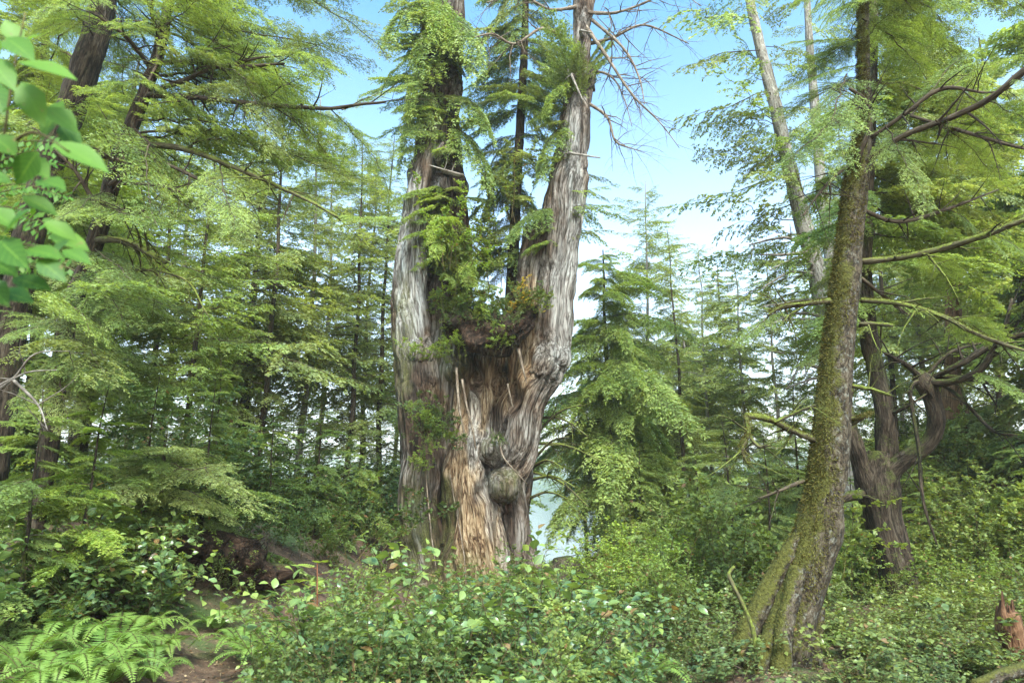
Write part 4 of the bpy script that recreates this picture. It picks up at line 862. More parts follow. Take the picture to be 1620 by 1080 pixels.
# px at eye level, distance, height, kind, variant, needles, bark, label
TL = [
 (965, 21, 9.8, 'cedar', 0, 'hem', 'barkd', 'dark drooping cedar with layered fronds just right of the giant cedar'),
 (1000, 27, 9.5, 'cedar', 0, 'pale', 'barkd', 'paler drooping cedar half hidden behind the dark drooping one'),
 (1150, 33, 12, 'high', 0, 'pale', 'barkg', 'loose pale conifer on the shore right of the straight dark trunk'),
 (1090, 37, 12, 'cedar', 0, 'pale', 'barkg', 'soft pale cedar behind the straight dark trunk'),
 (1075, 25, 12, 'wisp', 1, 'pale', 'barkd', 'straight dark trunk with a pale crown standing right of centre'),
 (1040, 29, 16, 'wisp', 0, 'pale', 'barkg', 'thin pale conifer whose pointed top stands against the sky right of the giant cedar'),
 (925, 28, 9.5, 'wisp', 0, 'hem', 'barkd', 'small thin conifer on the lake shore right of the giant cedar'),
 (1000, 32, 10, 'wisp', 1, 'pale', 'barkg', 'pale bushy conifer behind the drooping cedar'),
 (1125, 30, 12.5, 'wisp', 1, 'pale', 'barkg', 'bushy conifer right behind the straight dark trunk'),
 (1185, 27, 11, 'wisp', 0, 'pale', 'barkg', 'broad pale conifer left of the mossy trunk'),
 (1240, 24, 10, 'wisp', 1, 'pale', 'barkg', 'dense green conifer directly left of the mossy trunk'),
 (1420, 22, 13, 'wisp', 0, 'pale', 'barkd', 'conifer rising behind the forked cedar'),
 (1480, 24, 15, 'wisp', 1, 'pale', 'barkg', 'tall pale conifer above the broken double trunk'),
 (1590, 23, 14, 'wisp', 0, 'pale', 'barkd', 'slim dark conifer at far right under the mossy limbs'),
 (1600, 26, 17, 'wisp', 0, 'pale', 'barkg', 'tall conifer at the right edge against the sky'),
 (1670, 18, 13, 'full', 0, 'pale', 'barkd', 'dense conifer at the right edge beyond the broken trunk'),
 (1350, 28, 13, 'wisp', 1, 'pale', 'barkg', 'pale tall conifer behind the mossy trunk'),
 (1530, 32, 18, 'high', 1, 'pale', 'barkg', 'very tall pale conifer furthest back at right'),
 (1430, 34, 16, 'wisp', 0, 'pale', 'barkg', 'pale conifer between the forked cedar and the broken trunk'),
 (470, 24, 16, 'wisp', 1, 'pale', 'barkg', 'pale brown leaning trunk with bare side limbs in the gap left of the giant cedar'),
 (405, 21, 15, 'wisp', 0, 'pale', 'barkd', 'thicker reddish trunk left of the pale leaning trunk'),
 (378, 23, 14, 'high', 0, 'pale', 'barkd', 'dark trunk leftmost of the group seen in the gap at left'),
 (500, 30, 18, 'wisp', 0, 'pale', 'barkg', 'thin pale trunk just right of the pale leaning trunk'),
 (548, 24, 14.5, 'wisp', 1, 'pale', 'barkd', 'thin straight dark trunk midway between leaning trunk and giant cedar'),
 (575, 29, 16, 'wisp', 1, 'pale', 'barkd', 'thin trunk second left of the giant cedar'),
 (602, 25, 15, 'wisp', 0, 'pale', 'barkd', 'thin trunk standing closest to the left side of the giant cedar'),
 (625, 33, 15, 'wisp', 0, 'pale', 'barkg', 'faint pale conifer right behind the giant cedar, left side'),
 (290, 17, 11, 'wisp', 0, 'hem', 'barkd', 'dense green conifer behind the long hemlock limbs'),
 (220, 20, 14, 'wisp', 1, 'pale', 'barkd', 'tall dense conifer filling the left background'),
 (130, 16, 12, 'wisp', 0, 'pale', 'barkd', 'dense conifer behind the slender hemlock trunk'),
 (40, 18, 15, 'high', 1, 'hem', 'barkd', 'dark dense conifer at the left edge'),
 (-60, 13, 13, 'full', 0, 'hem', 'barkd', 'conifer reaching in from the left edge'),
 (360, 34, 18, 'wisp', 1, 'pale', 'barkg', 'tall pale conifer far behind at left'),
 (250, 28, 19, 'wisp', 0, 'pale', 'barkg', 'very tall conifer far behind the left thicket'),
 (120, 26, 20, 'high', 1, 'hem', 'barkd', 'very tall conifer far behind at the left edge'),
 (770, 33, 13, 'full', 0, 'hem', 'barkg', 'conifer seen between the stems of the giant cedar'),
]
for q in TL: tree(*q, GB)
# trees standing further round, only their crowns reach the picture
tree(-200, 16, 16, 'full', 1, 'hem', 'barkd', 'large conifer whose branch tips reach in behind the dark trunk at the left edge', GB)
tree(1800, 15, 15, 'full', 0, 'hem', 'barkd', 'large conifer whose branch tips reach in above the slope at the right edge', GB)

# --- young conifers and saplings near by
GY = 'young conifers in the undergrowth'
YL = [
 (235, 8.3, 2.6, 0, 'hem', 'layered young hemlock with flat bright sprays above the dark hollow'),
 (330, 9.2, 2.4, 1, 'hem', 'young hemlock with flat sprays just right of the dark hollow'),
 (150, 7.2, 2.5, 0, 'lime', 'bright young hemlock behind the salal at left'),
 (60, 6.6, 2.4, 1, 'hem', 'young hemlock at the left edge among the salal'),
 (505, 14.5, 2.8, 0, 'hemd', 'dark upright young conifer left of the giant cedar'),
 (430, 14, 2.6, 1, 'hemd', 'dark rounded young conifer between hollow and giant cedar'),
 (570, 17.5, 2.6, 1, 'hem', 'young conifer just left of the giant cedar'),
 (340, 16, 4.0, 0, 'hem', 'taller young conifer in front of the distant trunks at left'),
 (1150, 12.5, 3.2, 1, 'pale', 'pale feathery young hemlock left of the mossy trunk'),
 (1210, 10.5, 2.6, 0, 'pale', 'pale young hemlock touching the mossy trunk on its left'),
 (1100, 15, 3.0, 0, 'hem', 'young hemlock in front of the straight dark trunk'),
 (1340, 13, 2.6, 1, 'hem', 'young hemlock between mossy trunk and forked cedar'),
 (1455, 14.5, 2.4, 0, 'hem', 'young hemlock on the slope right of the forked cedar'),
 (1625, 12, 2.8, 1, 'hem', 'young hemlock on the slope at the right edge'),
 (1260, 17, 4.6, 0, 'pale', 'taller pale young conifer left of the mossy trunk'),
 (1010, 19, 3.4, 1, 'hem', 'low young conifer under the drooping cedar'),
]
for (px, Y, h, v, lm, lab) in YL: tree(px, Y, h, 'young', v, lm, 'barkd', lab, GY, name='young_conifer', fat=1.25)

ST2 = [(708, 500, 16.2), (714, 400, 16.2), (714, 300, 16.2), (705, 200, 16.3), (707, 120, 16.3), (712, 30, 16.3), (716, -110, 16.3)]
fill(giant, 'mid', ['hem', 'lime', 'olive'], 15, (700, 0, 800, 480), ST2, (14.6, 15.6), 61, 1.6, .6)
fill(giant, 'mid', ['hem', 'hem'], 16, (570, -20, 660, 430), ST2, (14.6, 16.2), 62, 1.9, .6)
STR = [(877, 470, 16), (890, 320, 16), (903, 240, 16), (911, 165, 16)]
fill(giant, 'mid', ['hem', 'olive'], 10, (800, 120, 850, 430), STR, (15, 16.5), 63, 1.4, .5)
fill(giant, 'sparse', ['olive', 'hem'], 9, (930, 280, 1010, 420), STR, (15.5, 18), 64, 2.0, .8)

b = at(250, 860, 8.6)
yl = thing('young_hemlock', 'young hemlock spreading flat bright sprays over the dark hollow', 'tree', b)
trunk_part(yl, [(250, 870, 8.6, 4), (254, 800, 8.6, 3.5), (258, 740, 8.6, 3), (262, 690, 8.6, 2)], 'barkd', 8, 30, .1, .03, 25)
random.seed(19)
spray(yl, 'near', 'pale', [(258, 735, 8.6, 130, 745, 7.4), (258, 735, 8.6, 410, 765, 7.5), (256, 750, 8.6, 330, 770, 7.2), (256, 750, 8.6, 200, 780, 7.1), (254, 770, 8.6, 390, 800, 7.9), (258, 720, 8.6, 320, 720, 7.4), (258, 720, 8.6, 190, 725, 7.4), (255, 780, 8.6, 130, 800, 7.6), (260, 700, 8.6, 380, 735, 8.8), (254, 790, 8.6, 300, 810, 7.5)], 1, back=.15)

YHT = [(806, 520, 17.3), (812, 400, 17.3), (818, 280, 17.3), (824, 180, 17.3), (830, 60, 17.3), (834, -80, 17.3)]
fill(yh, 'mid', ['hem', 'olive', 'pale'], 30, (735, -20, 890, 330), YHT, (15.8, 19), 71, 2.2, .6)
fill(giant, 'mid', ['hem', 'pale'], 14, (560, -30, 680, 200), ST2, (14.4, 17.5), 72, 2.4, .8)

fill(giant, 'mid', ['hem', 'lime', 'pale'], 14, (630, 150, 735, 430), ST2, (14.9, 15.5), 73, 1.3, .5)
fill(giant, 'mid', ['hem', 'olive'], 10, (850, -20, 960, 110), STR, (14.8, 17), 74, 2.4, .5)
# ------------------------------------------------------------------ shrubs, ferns, thickets
def shrub(seed, h=1.0, stems=7, spread=.5, ll=.075, lw=.052, per=11, twigs=3, small=False, lean=.5):
    """several arching stems with alternate leaves; mat 0 stem, 1 leaf"""
    rs = np.random.RandomState(seed); acc = Acc(); B, D, U, LL, VV = [], [], [], [], []
    def run(p, d, L, r, n, lev):
        K = 7; P = [np.array(p, float)]; d = nrm(d)
        for k in range(K - 1):
            d = nrm(d + rs.randn(3) * .16 + [0, 0, -.03]); P.append(P[-1] + d * L / (K - 1))
        P = np.array(P); tube(acc, P[::2] if small else P, (r * (1 - .8 * np.linspace(0, 1, K)))[::2 if small else 1], 3, 0, cap=False)
        side = 1
        for k in range(n):
            u = (.25 if lev == 0 else .08) + (.92 if lev else .75) * (k + rs.rand() * .6) / n; u = min(u, 1)
            b = np.array([np.interp(u, np.linspace(0, 1, K), P[:, j]) for j in range(3)])
            dd = nrm(P[min(K - 1, int(u * (K - 1)) + 1)] - P[max(0, int(u * (K - 1)) - 1)])
            s_ = nrm(np.cross(dd, [0, 0, 1.]) + 1e-3) * side; side = -side
            if small:
                B.append(b); D.append(nrm(dd * .3 - s_ + rs.randn(3) * .5)); U.append(nrm(np.array([0, -.25, 1.]) + rs.randn(3) * .5)); LL.append(ll * rs.uniform(.55, 1.1)); VV.append(.1 + .35 * rs.rand() + .3 * u * u)
            B.append(b); D.append(nrm(dd * .45 + s_ + rs.randn(3) * .28 + [0, 0, .05])); U.append(nrm(np.array([0, -.25, 1.]) + rs.randn(3) * .35))
            LL.append(ll * rs.uniform(.55, 1.2) * (1.1 - .45 * u)); VV.append(.15 + .3 * rs.rand() + .45 * u ** 3 * (1 if lev else .5) + .12 * (b[2] / h))
        if lev < twigs:
            for k in range(3 if lev == 0 else 2):
                u = rs.uniform(.3, .95); b = np.array([np.interp(u, np.linspace(0, 1, K), P[:, j]) for j in range(3)])
                dd = nrm(d * .5 + rs.randn(3) * .6 + [0, 0, .35]); run(b, dd, L * rs.uniform(.35, .6), r * .5, max(6 if small else 4, int(n * .75)), lev + 1)
    for k in range(stems):
        a = rs.rand() * 2 * PI; q = rs.rand() ** .5 * spread * .35
        run([math.cos(a) * q, math.sin(a) * q, -.05], [math.cos(a) * lean * rs.rand(), math.sin(a) * lean * rs.rand(), 1.], h * rs.uniform(.55, 1.05), .0035 * (1 + h), per, 0)
    B, D, U = np.array(B), np.array(D), np.array(U); LL = np.array(LL); VV = np.where(rs.rand(len(VV)) < .025, 3.0, np.array(VV))
    if small: leaves(acc, B, D, np.cross(nrm(D), U), LL, LL * lw / ll, 1, VV, wide=.5)
    else: broad(acc, B, D, U, LL, LL * lw / ll, 1, VV)
    acc.arrays(); return acc
SAL = [shrub(500 + k, .85, 9, .7, .07 + .017 * (k % 3), .048 + .012 * (k % 3), 8 + k % 3, 2 if k % 2 else 1) for k in range(5)]
HUCK = [shrub(520 + k, 1.2, 7, .7, .055, .036, 10, 3, True, .6) for k in range(4)]
BUSH = [shrub(540 + k, 1.3, 7, .9, .065, .046, 13, 3, True, .7) for k in range(4)]
def fern(seed, n=13, L=.7, near=True):
    rs = np.random.RandomState(seed); acc = Acc()
    for k in range(n):
        az = 2 * PI * (k + rs.rand() * .7) / n; l = L * rs.uniform(.7, 1.15); K = 12; t = np.linspace(0, 1, K)
        up = rs.uniform(.75, 1.25); out = rs.uniform(.45, .85)
        x = out * l * t; z = l * (up * t * .95 - .75 * t ** 2.4 * up)
        P = np.stack([x * math.cos(az), x * math.sin(az), z], -1); tube(acc, P, .004 * (1 - .7 * t), 3, 0, cap=False)
        m = 30; w = np.linspace(.12, .99, m); c = np.stack([np.interp(w, t, P[:, j]) for j in range(3)], -1)
        g_ = np.gradient(P, axis=0); dd = nrm(np.stack([np.interp(w, t, g_[:, j]) for j in range(3)], -1))
        s_ = nrm(np.cross(dd, np.array([math.sin(az) * 0, 0, 1.]) + 1e-6))
        pl = l * .17 * np.clip(np.sin(PI * (w * .82 + .12)), .08, 1) * (1 - .25 * w)
        for sg in (1, -1):
            d = nrm(s_ * sg + dd * .35 + rs.randn(m, 3) * .06 + [0, 0, -.12])
            leaves(acc, c, d, dd, pl, .017 * L / .7, 1, .3 + .4 * w + rs.rand() * .15 + rs.rand(m) * .1, wide=.3)
    acc.arrays(); return acc
FERN = [fern(560 + k) for k in range(4)]
def xf(x, y, z, s, rz, tilt=(0, 0), sz=1.0):
    Mx = Matrix.Translation((x, y, z)) @ Matrix.Rotation(rz, 4, 'Z') @ Matrix.Rotation(tilt[0], 4, 'X') @ Matrix.Rotation(tilt[1], 4, 'Y') @ Matrix.Diagonal((s, s, s * sz, 1))
    return np.array([list(r) for r in Mx])
_sm = {}
def plant(name, lib, key, i, mats, label, cat, group, px, py, Y, s, onground=True, parts=('plant',), sz=1.0, tilt=(0, 0)):
    p = at(px, py, Y)
    if onground: p[2] = gz(p[0], p[1]) - .02
    o = thing(name, label, cat, p, group); o.scale = (s, s, s * sz); o.rotation_euler = (tilt[0], tilt[1], random.uniform(0, 6.28))
    acc = lib[i % len(lib)]
    v, q, m, a = acc.arrays()
    for nm, mi, mt_ in ((parts[0], 0, mats[0]), (parts[1], 1, mats[1])):
        k_ = (key, i % len(lib), mi, mt_)
        if k_ not in _sm:
            sub = Acc(); qq = q[m == mi]; used, inv = np.unique(qq, return_inverse=True)
            sub.add(v[used], inv.reshape(-1, 4), 0, a[used]); _sm[k_] = sub.mesh(nm, [M[mt_]])
        link(nm, _sm[k_], o)
    return o
def thicket(name, label, cat, lib, mats, items, seed, vamp=.25):
    rs = np.random.RandomState(seed); acc = Acc()
    for (x, y, s, sz) in items:
        acc.put(lib[rs.randint(len(lib))], xf(x, y, gz(x, y) - .05, s, rs.rand() * 6.28, (rs.randn() * .1, rs.randn() * .1), sz), rs.uniform(-vamp, vamp))
    struct(link(name, acc.mesh(name, [M[k] for k in mats])), 'stuff', label, cat)
rs = np.random.RandomState(1001)
# foreground salal at the bottom centre
it = []
for k in range(95):
    px = rs.uniform(400, 1000); Y = rs.uniform(3.6, 8.5)
    p = at(px, 800, Y)
    lim = 990 - (8.5 - Y) * 10
    if Y < 6.5 and (px < 485 ): continue
    if px < 540 and Y > 5.2: continue
    it.append((p[0], Y, rs.uniform(.6, 1.05), rs.uniform(.65, 1.15)))
thicket('salal_thicket', 'glossy broad-leaved salal filling the bottom centre in front of the giant cedar', 'shrubs', SAL, ['stalk', 'salal'], it, 1, .4)
it = [(at(px, 800, Y)[0], Y, s_, 1.0) for px, Y, s_ in [(rs.uniform(430, 1050), rs.uniform(4.2, 9), rs.uniform(.5, .8)) for k in range(16)]]
thicket('huckleberry_thicket', 'small-leaved light green huckleberry mixed into the foreground salal', 'shrubs', HUCK, ['stalk', 'huckm'], it, 12, .3)
it = []
for k in range(46):
    px = rs.uniform(-120, 230); Y = rs.uniform(4.6, 8); p = at(px, 800, Y)
    if (Y < 6.2 and px > -20) or (px > 130 and Y < 7.4): continue
    it.append((p[0], Y, rs.uniform(.7, 1.15), rs.uniform(.9, 1.4)))
thicket('salal_thicket', 'salal with large leaves climbing the bank at the left edge', 'shrubs', SAL, ['stalk', 'salal'], it, 2)
it = []
for k in range(170):
    px = rs.uniform(960, 1680); Y = rs.uniform(6.0, 12); p = at(px, 800, Y)
    if 1150 < px < 1300 and Y < 7.4: continue
    it.append((p[0], Y, rs.uniform(.6, .95), rs.uniform(.6, 1.0)))
thicket('salal_thicket', 'dark green salal around the foot of the mossy trunk and the forked cedar', 'shrubs', SAL, ['stalk', 'salald'], it, 3)
it = []
for k in range(210):
    Y = rs.uniform(10, 27) ; px = rs.uniform(830, 1720); p = at(px, 800, Y)
    if px < 980 and Y > 12.5: continue
    it.append((p[0], Y, rs.uniform(.7, 1.3) * (1 + .02 * Y), rs.uniform(.7, 1.2) * (.5 if px < 980 else .9)))
thicket('huckleberry_thicket', 'light green huckleberry thicket rising up the slope at right', 'shrubs', BUSH, ['stalk', 'huckm'], it, 4)
it = []
for k in range(130):
    Y = rs.uniform(11, 27); px = rs.uniform(-200, 660); p = at(px, 800, Y)
    if (px < 440 and Y < 11.5) or (px > 560 and Y < 17.5): continue
    it.append((p[0], Y, rs.uniform(.7, 1.35) * (1 + .02 * Y), rs.uniform(.7, 1.2)))
thicket('evergreen_thicket', 'dark green shrubs filling the ground behind the hollow and left of the giant cedar', 'shrubs', BUSH, ['stalk', 'huckd'], it, 5)
it = []
for k in range(60):
    Y = rs.uniform(7.5, 14); px = rs.choice([rs.uniform(-150, 240), rs.uniform(840, 1100), rs.uniform(840, 1600)]); p = at(px, 800, Y)
    it.append((p[0], Y, rs.uniform(.7, 1.1), rs.uniform(.8, 1.1) * (.5 if 780 < px < 960 else 1)))
thicket('huckleberry_thicket', 'fine-leaved huckleberry between the salal and the young conifers', 'shrubs', HUCK, ['stalk', 'huck'], it, 6)
# far wood on the other shore and beyond the picture's sides
acc = Acc(); n = 900
X_ = rs.uniform(-420, 420, n); Y_ = rs.uniform(345, 800, n); keep = np.ones(n, bool)
for x, y in zip(X_, Y_):
    h = rs.uniform(14, 30); z = gz(x, y); m_ = 110
    u = rs.rand(m_) ** .8; az = rs.rand(m_) * 2 * PI; rr = h * .2 * (1 - u) * rs.rand(m_) ** .4
    B = np.stack([x + rr * np.cos(az), y + rr * np.sin(az), z + h * u], -1)
    D = np.stack([np.cos(az), np.sin(az), -.3 + 0 * az], -1)
    leaves(acc, B, D, rs.randn(m_, 3), h * .1, h * .05, 0, rs.rand() * .5 + rs.rand(m_) * .4)
struct(link('far_forest', acc.mesh('far_forest', [M['hemd']])), 'stuff', 'distant conifer forest on the far shore of the lake', 'forest')

it = []
for k in range(60):
    px = rs.uniform(1000, 1640); Y = rs.uniform(5.0, 6.9); p = at(px, 800, Y)
    if 1140 < px < 1310 and Y > 6.1: continue
    it.append((p[0], Y, rs.uniform(.35, .6), .7))
thicket('salal_thicket', 'low dark salal along the bottom edge in front of the mossy roots', 'shrubs', SAL, ['stalk', 'salald'], it, 8)
# ferns and single plants
random.seed(8)
GF = 'sword ferns beside the path'
for k, (px, Y, s, lab) in enumerate([(620, 4.4, .8, 'fern poking out of the foreground salal, centre left'), (900, 5.6, .9, 'fern at the right end of the foreground salal'), (1010, 6.2, .9, 'fern between the foreground salal and the mossy roots'), (350, 7.8, .8, 'fern at the dark hollow mouth'), (200, 6.6, 1.1, 'fern high on the left bank above the path'), (150, 4.6, 1.0, 'bright fern at the bottom left, nearest the corner'), (80, 5.2, .9, 'fern under the salal at the left edge'),
    (260, 5.9, .7, 'small fern left of the path'), (190, 5.6, .9, 'fern behind the bright path-side fern'), (430, 6.6, 1.0, 'dark sword fern right of the path'), (395, 7.2, .9, 'sword fern with long fronds where path meets bank'), (460, 7.4, .85, 'upright fern left of the rowan sapling'),
    (130, 6.4, 1.0, 'arching fern halfway up the left bank'), (240, 7.3, .9, 'tall curled fern left of the dark hollow'), (100, 4.3, 1.0, 'bright fern cut by the bottom edge at left'), (170, 4.9, 1.1, 'large bright fern in the middle of the lower left clump'), (20, 4.8, 1.0, 'fern at the bottom left corner edge'), (60, 5.7, 1.0, 'fern at the left edge above the corner fern'), (130, 5.4, 1.0, 'bright fern behind the large clump'), (265, 6.6, .9, 'fern half way along the path, left side'), (180, 6.0, 1.0, 'fern between bank and lower clump'), (450, 5.6, .8, 'fern right of the path under the salal'), (480, 6.8, .8, 'fern at the foot of the rowan sapling'), (235, 4.4, .7, 'small bright fern at the bottom edge by the path')]):
    plant('sword_fern', FERN, 'fern', k, ('stalk', 'fern'), lab, 'fern', GF, px, 900, Y, s * 1.1, parts=('stalk', 'frond'))
# fern clump on a small mossy stump
b = at(892, 965, 10.5); b[2] = gz(b[0], b[1])
ms = thing('mossy_stump', 'small dark overgrown stump right of the giant cedar foot, carrying a bright fern', 'stump', b)
acc = Acc(); P = np.array([b + [0, 0, -.3], b + [0, 0, .2], b + [.02, 0, .6], b + [0, 0, .78]]); tube(acc, P, [.42, .36, .30, .12], 18, 0, n=26, rough=.2, flute=.1, seed=5); part('trunk', acc, [M['barkd']], ms)
plant('sword_fern', FERN, 'fern', 1, ('stalk', 'fern'), 'bright fern tuft growing on top of the overgrown stump', 'fern', None, 888, 935, 10.5, .85, False, ('stalk', 'frond'))
GH = 'shrubs growing on the giant cedar'
for k, (px, py, Y, s, lm, lab) in enumerate([(760, 525, 15.6, 1.0, 'huckd', 'dark shrub on the mat of humus in the cedar crotch'), (790, 505, 15.6, .95, 'olive', 'yellowish shrub in the crotch touching the right stem'), (725, 560, 15.0, .7, 'huck', 'small shrub hanging left below the crotch'),
    (690, 690, 14.7, .8, 'huckd', 'dark shrub in the cleft low on the left stem'), (670, 665, 14.8, .6, 'huck', 'pale shrub left in the cleft of the left stem'), (715, 480, 15.3, .9, 'huck', 'light shrub on the left stem above the crotch'), (735, 430, 15.5, .8, 'olive', 'yellow-green shrub on the brown stem'),
    (825, 480, 15.5, .6, 'orange', 'orange-tinged shrub against the right stem'), (700, 400, 15.3, .7, 'lime', 'lime shrub halfway up the left stem'), (655, 560, 15, .6, 'huck', 'small shrub on the left flank of the cedar'), (770, 545, 15.2, .75, 'huck', 'fresh green sprig below the crotch centre'), (848, 355, 15.7, .4, 'huckd', 'tuft on top of the broken side stem'),
    (745, 500, 15.3, .9, 'huckd', 'dense dark shrub left of the crotch'), (660, 735, 14.9, .5, 'huck', 'tiny shrub under the cleft'), (785, 695, 15.3, .35, 'huckd', 'tiny tuft above the upper burl')]):
    plant('huckleberry_shrub', BUSH, 'bush', k, ('stalk', lm), lab, 'shrub', GH, px, py + 14, Y - .25, s, False, ('stem', 'foliage'), .85)
# the mat of humus and hanging roots in the crotch
hb = at(775, 535, 15.6)
hu = thing('humus_mat', 'dark mat of humus and hanging roots lodged in the crotch of the giant cedar', 'roots', hb)
acc = Acc()
CQ = np.array([at(705, 508, 15.35), at(740, 520, 15.2), at(780, 530, 15.2), at(815, 520, 15.35), at(845, 490, 15.6)])
tube(acc, CQ, [.12, .36, .42, .34, .12], 36, 0, n=60, rough=.5, flute=.3, seed=71); part('soil', acc, [M['soil']], hu)
rs = np.random.RandomState(72); acc = Acc()
for k in range(60):
    p = CQ[1] + (CQ[3] - CQ[1]) * rs.rand() + [rs.randn() * .15, -.3, -.1 - rs.rand() * .2]
    dead_acc(acc, p, [rs.randn() * .5, -.25, -.8], rs.uniform(.3, .9), .009, 0, rs, 0, .8, .6, 4)
r_ = part('root', acc, [M['twig']], hu); r_['kind'] = 'stuff'
for k in range(15):
    f = k / 14; px = 705 + 145 * f + rs.uniform(-8, 8); py = 515 + 25 * math.sin(f * 3.1) + rs.uniform(-25, 10) - 25 * f
    plant('huckleberry_shrub', BUSH, 'bush', k, ('stalk', ['huckd', 'huck', 'huckd', 'olive'][k % 4]), 'shrub rooted in the dark humus mat of the cedar crotch', 'shrub', 'shrubs on the humus mat', px, py, 15.0 + rs.uniform(-.1, .3), rs.uniform(.35, .62), False, ('stem', 'foliage'), .85, (.35, 0))
for k, (px, py) in enumerate([(672, 690), (690, 672), (705, 700), (660, 655), (685, 715)]):
    plant('huckleberry_shrub', BUSH, 'bush', k + 2, ('stalk', 'huckd' if k % 2 else 'huck'), 'shrub in the dark cleft of the left cedar stem', 'shrub', 'shrubs in the left cleft', px, py, 14.95, .45, False, ('stem', 'foliage'), .8, (.5, 0))
# yellow-green huckleberry growing tall in front of the brown stem
for k, (px, py, Y, s, lm, lab) in enumerate([(745, 520, 15.2, 1.5, 'olive', 'tall yellow-green shrub between the cedar stems, lower one'), (770, 440, 15.8, 1.6, 'olive', 'tall yellow-green shrub between the cedar stems, upper one'), (725, 400, 15.0, 1.2, 'lime', 'bright lime shrub in front of the pale left stem'), (800, 330, 16.4, 1.5, 'olive', 'olive shrub high between the stems')]):
    plant('huckleberry_shrub', BUSH, 'bush', k + 1, ('stalk', lm), lab, 'shrub', GH, px, py + 20, Y - .2, s, False, ('stem', 'foliage'), 1.1)
GS_ = 'sprigs rising above the salal'
for k, (px, Y, s, lab) in enumerate([(490, 5.6, 1.15, 'salal sprig with large leaves beside the rowan sapling'), (575, 5.2, 1.3, 'yellowish salal sprig left of the giant cedar foot'), (660, 5.6, 1.35, 'upright salal sprig in front of the cedar foot, left'), (745, 5.2, 1.4, 'upright salal sprig in front of the cedar foot, centre'), (840, 5.6, 1.45, 'tallest salal sprig in front of the cedar foot, right'),
     (700, 6.4, 1.2, 'salal sprig behind the centre sprig'), (940, 6.2, 1.1, 'salal sprig right of the fern stump'), (205, 7.4, 1.3, 'tall salal sprig at left above the ferns'), (20, 6.8, 1.5, 'tall salal bush at the left edge'), (130, 7.2, 1.5, 'tall salal bush before the bright young hemlock')]):
    plant('salal_bush', SAL, 'sal', k, ('stalk', 'salal'), lab, 'shrub', GS_, px, 950, Y, s, parts=('stem', 'foliage'))
# rowan sapling with a red stem
b = at(498, 985, 6.3); b[2] = gz(b[0], b[1])
ro = thing('rowan_sapling', 'thin red-stemmed sapling with tiered pinnate leaves at lower left centre', 'sapling', b)
acc = Acc(); top = at(502, 890, 6.3); P = np.array([b, (b + top) / 2 + [.02, 0, 0], top]); tube(acc, P, [.009, .007, .004], 6, 0, n=10)
lf = Acc()
for k in range(11):
    f = .45 + .055 * k; c = b + (top - b) * min(1, f); az = k * 2.4; l = .32 - .012 * k
    d = np.array([math.cos(az), math.sin(az), .35]); PP = np.array([c + d * l * t - np.array([0, 0, .25 * l * t * t]) for t in np.linspace(0, 1, 6)])
    tube(acc, PP, np.linspace(.003, .001, 6), 4, 0, cap=False)
    for u in np.linspace(.25, .98, 7):
        q = np.array([np.interp(u, np.linspace(0, 1, 6), PP[:, j]) for j in range(3)])
        for sg in (1, -1):
            s_ = np.cross(nrm(d), [0, 0, 1.]) * sg
            leaves(lf, [q], [s_ + d * .4], [d], .075, .026, 0, .5 + .3 * random.random())
part('stem', acc, [M['redst']], ro); part('foliage', lf, [M['huck']], ro)
# root wad over the dark hollow
b = at(300, 930, 8.6); b[2] = gz(b[0], b[1])
rw = thing('root_mass', 'brown tangle of roots and soil overhanging a dark hollow at left', 'roots', b)
acc = Acc(); rs = np.random.RandomState(55)
c0 = at(310, 885, 8.9)
for (dx, dz, rx) in [(-.35, .05, .42), (.15, .12, .45), (.55, -.05, .38), (-.65, -.15, .3), (.9, -.2, .3)]:
    zz = np.linspace(-1, 1, 12); P = c0 + np.array([dx, 0, dz]) + np.array([0, 0, 1.]) * (zz * rx * .55)[:, None]
    tube(acc, P, np.maximum(.02, rx * .85 * np.sqrt(np.maximum(0, 1 - zz ** 2))), 40, 0, n=40, rough=.55, flute=.3, seed=int(dx * 10) + 60)
part('soil', acc, [M['soil']], rw)
acc = Acc()
for k in range(160):
    p = c0 + np.array([rs.uniform(-.9, 1.0), rs.uniform(-.5, .1), rs.uniform(-.1, .3)])
    dead_acc(acc, p, [rs.randn() * .6, -.5 + rs.randn() * .3, -.7], rs.uniform(.2, .6), .007, 0, rs, 0, 1.2, .7, 4)
part('root', acc, [M['soil']], rw)
GB2 = 'small shrubs on the brown bank'
for k, (px, Y, s, lm, lab) in enumerate([(350, 9.4, .8, 'huckm', 'shrub on top of the root mass, right'), (280, 9.3, .8, 'huckd', 'shrub on top of the root mass, centre'), (215, 9.0, .8, 'huckm', 'shrub on top of the root mass, left'), (400, 10.2, .7, 'huckd', 'shrub on the bank right of the hollow'), (455, 10.8, .7, 'huckd', 'dark shrub higher on the bank, towards the cedar'), (520, 11.6, .6, 'huckm', 'shrub on the bank near the cedar foot'), (345, 8.4, .45, 'huckm', 'tiny shrub right beside the hollow'),
    (600, 12.8, .6, 'huckm', 'shrub at the left foot of the giant cedar'), (160, 8.6, .9, 'huckm', 'shrub left of the hollow'), (440, 9.2, .4, 'huck', 'tiny light shrub on the bare bank')]):
    plant('bank_shrub', BUSH, 'bush', k, ('stalk', lm), lab, 'shrub', GB2, px, 900, Y, s, parts=('stem', 'foliage'))
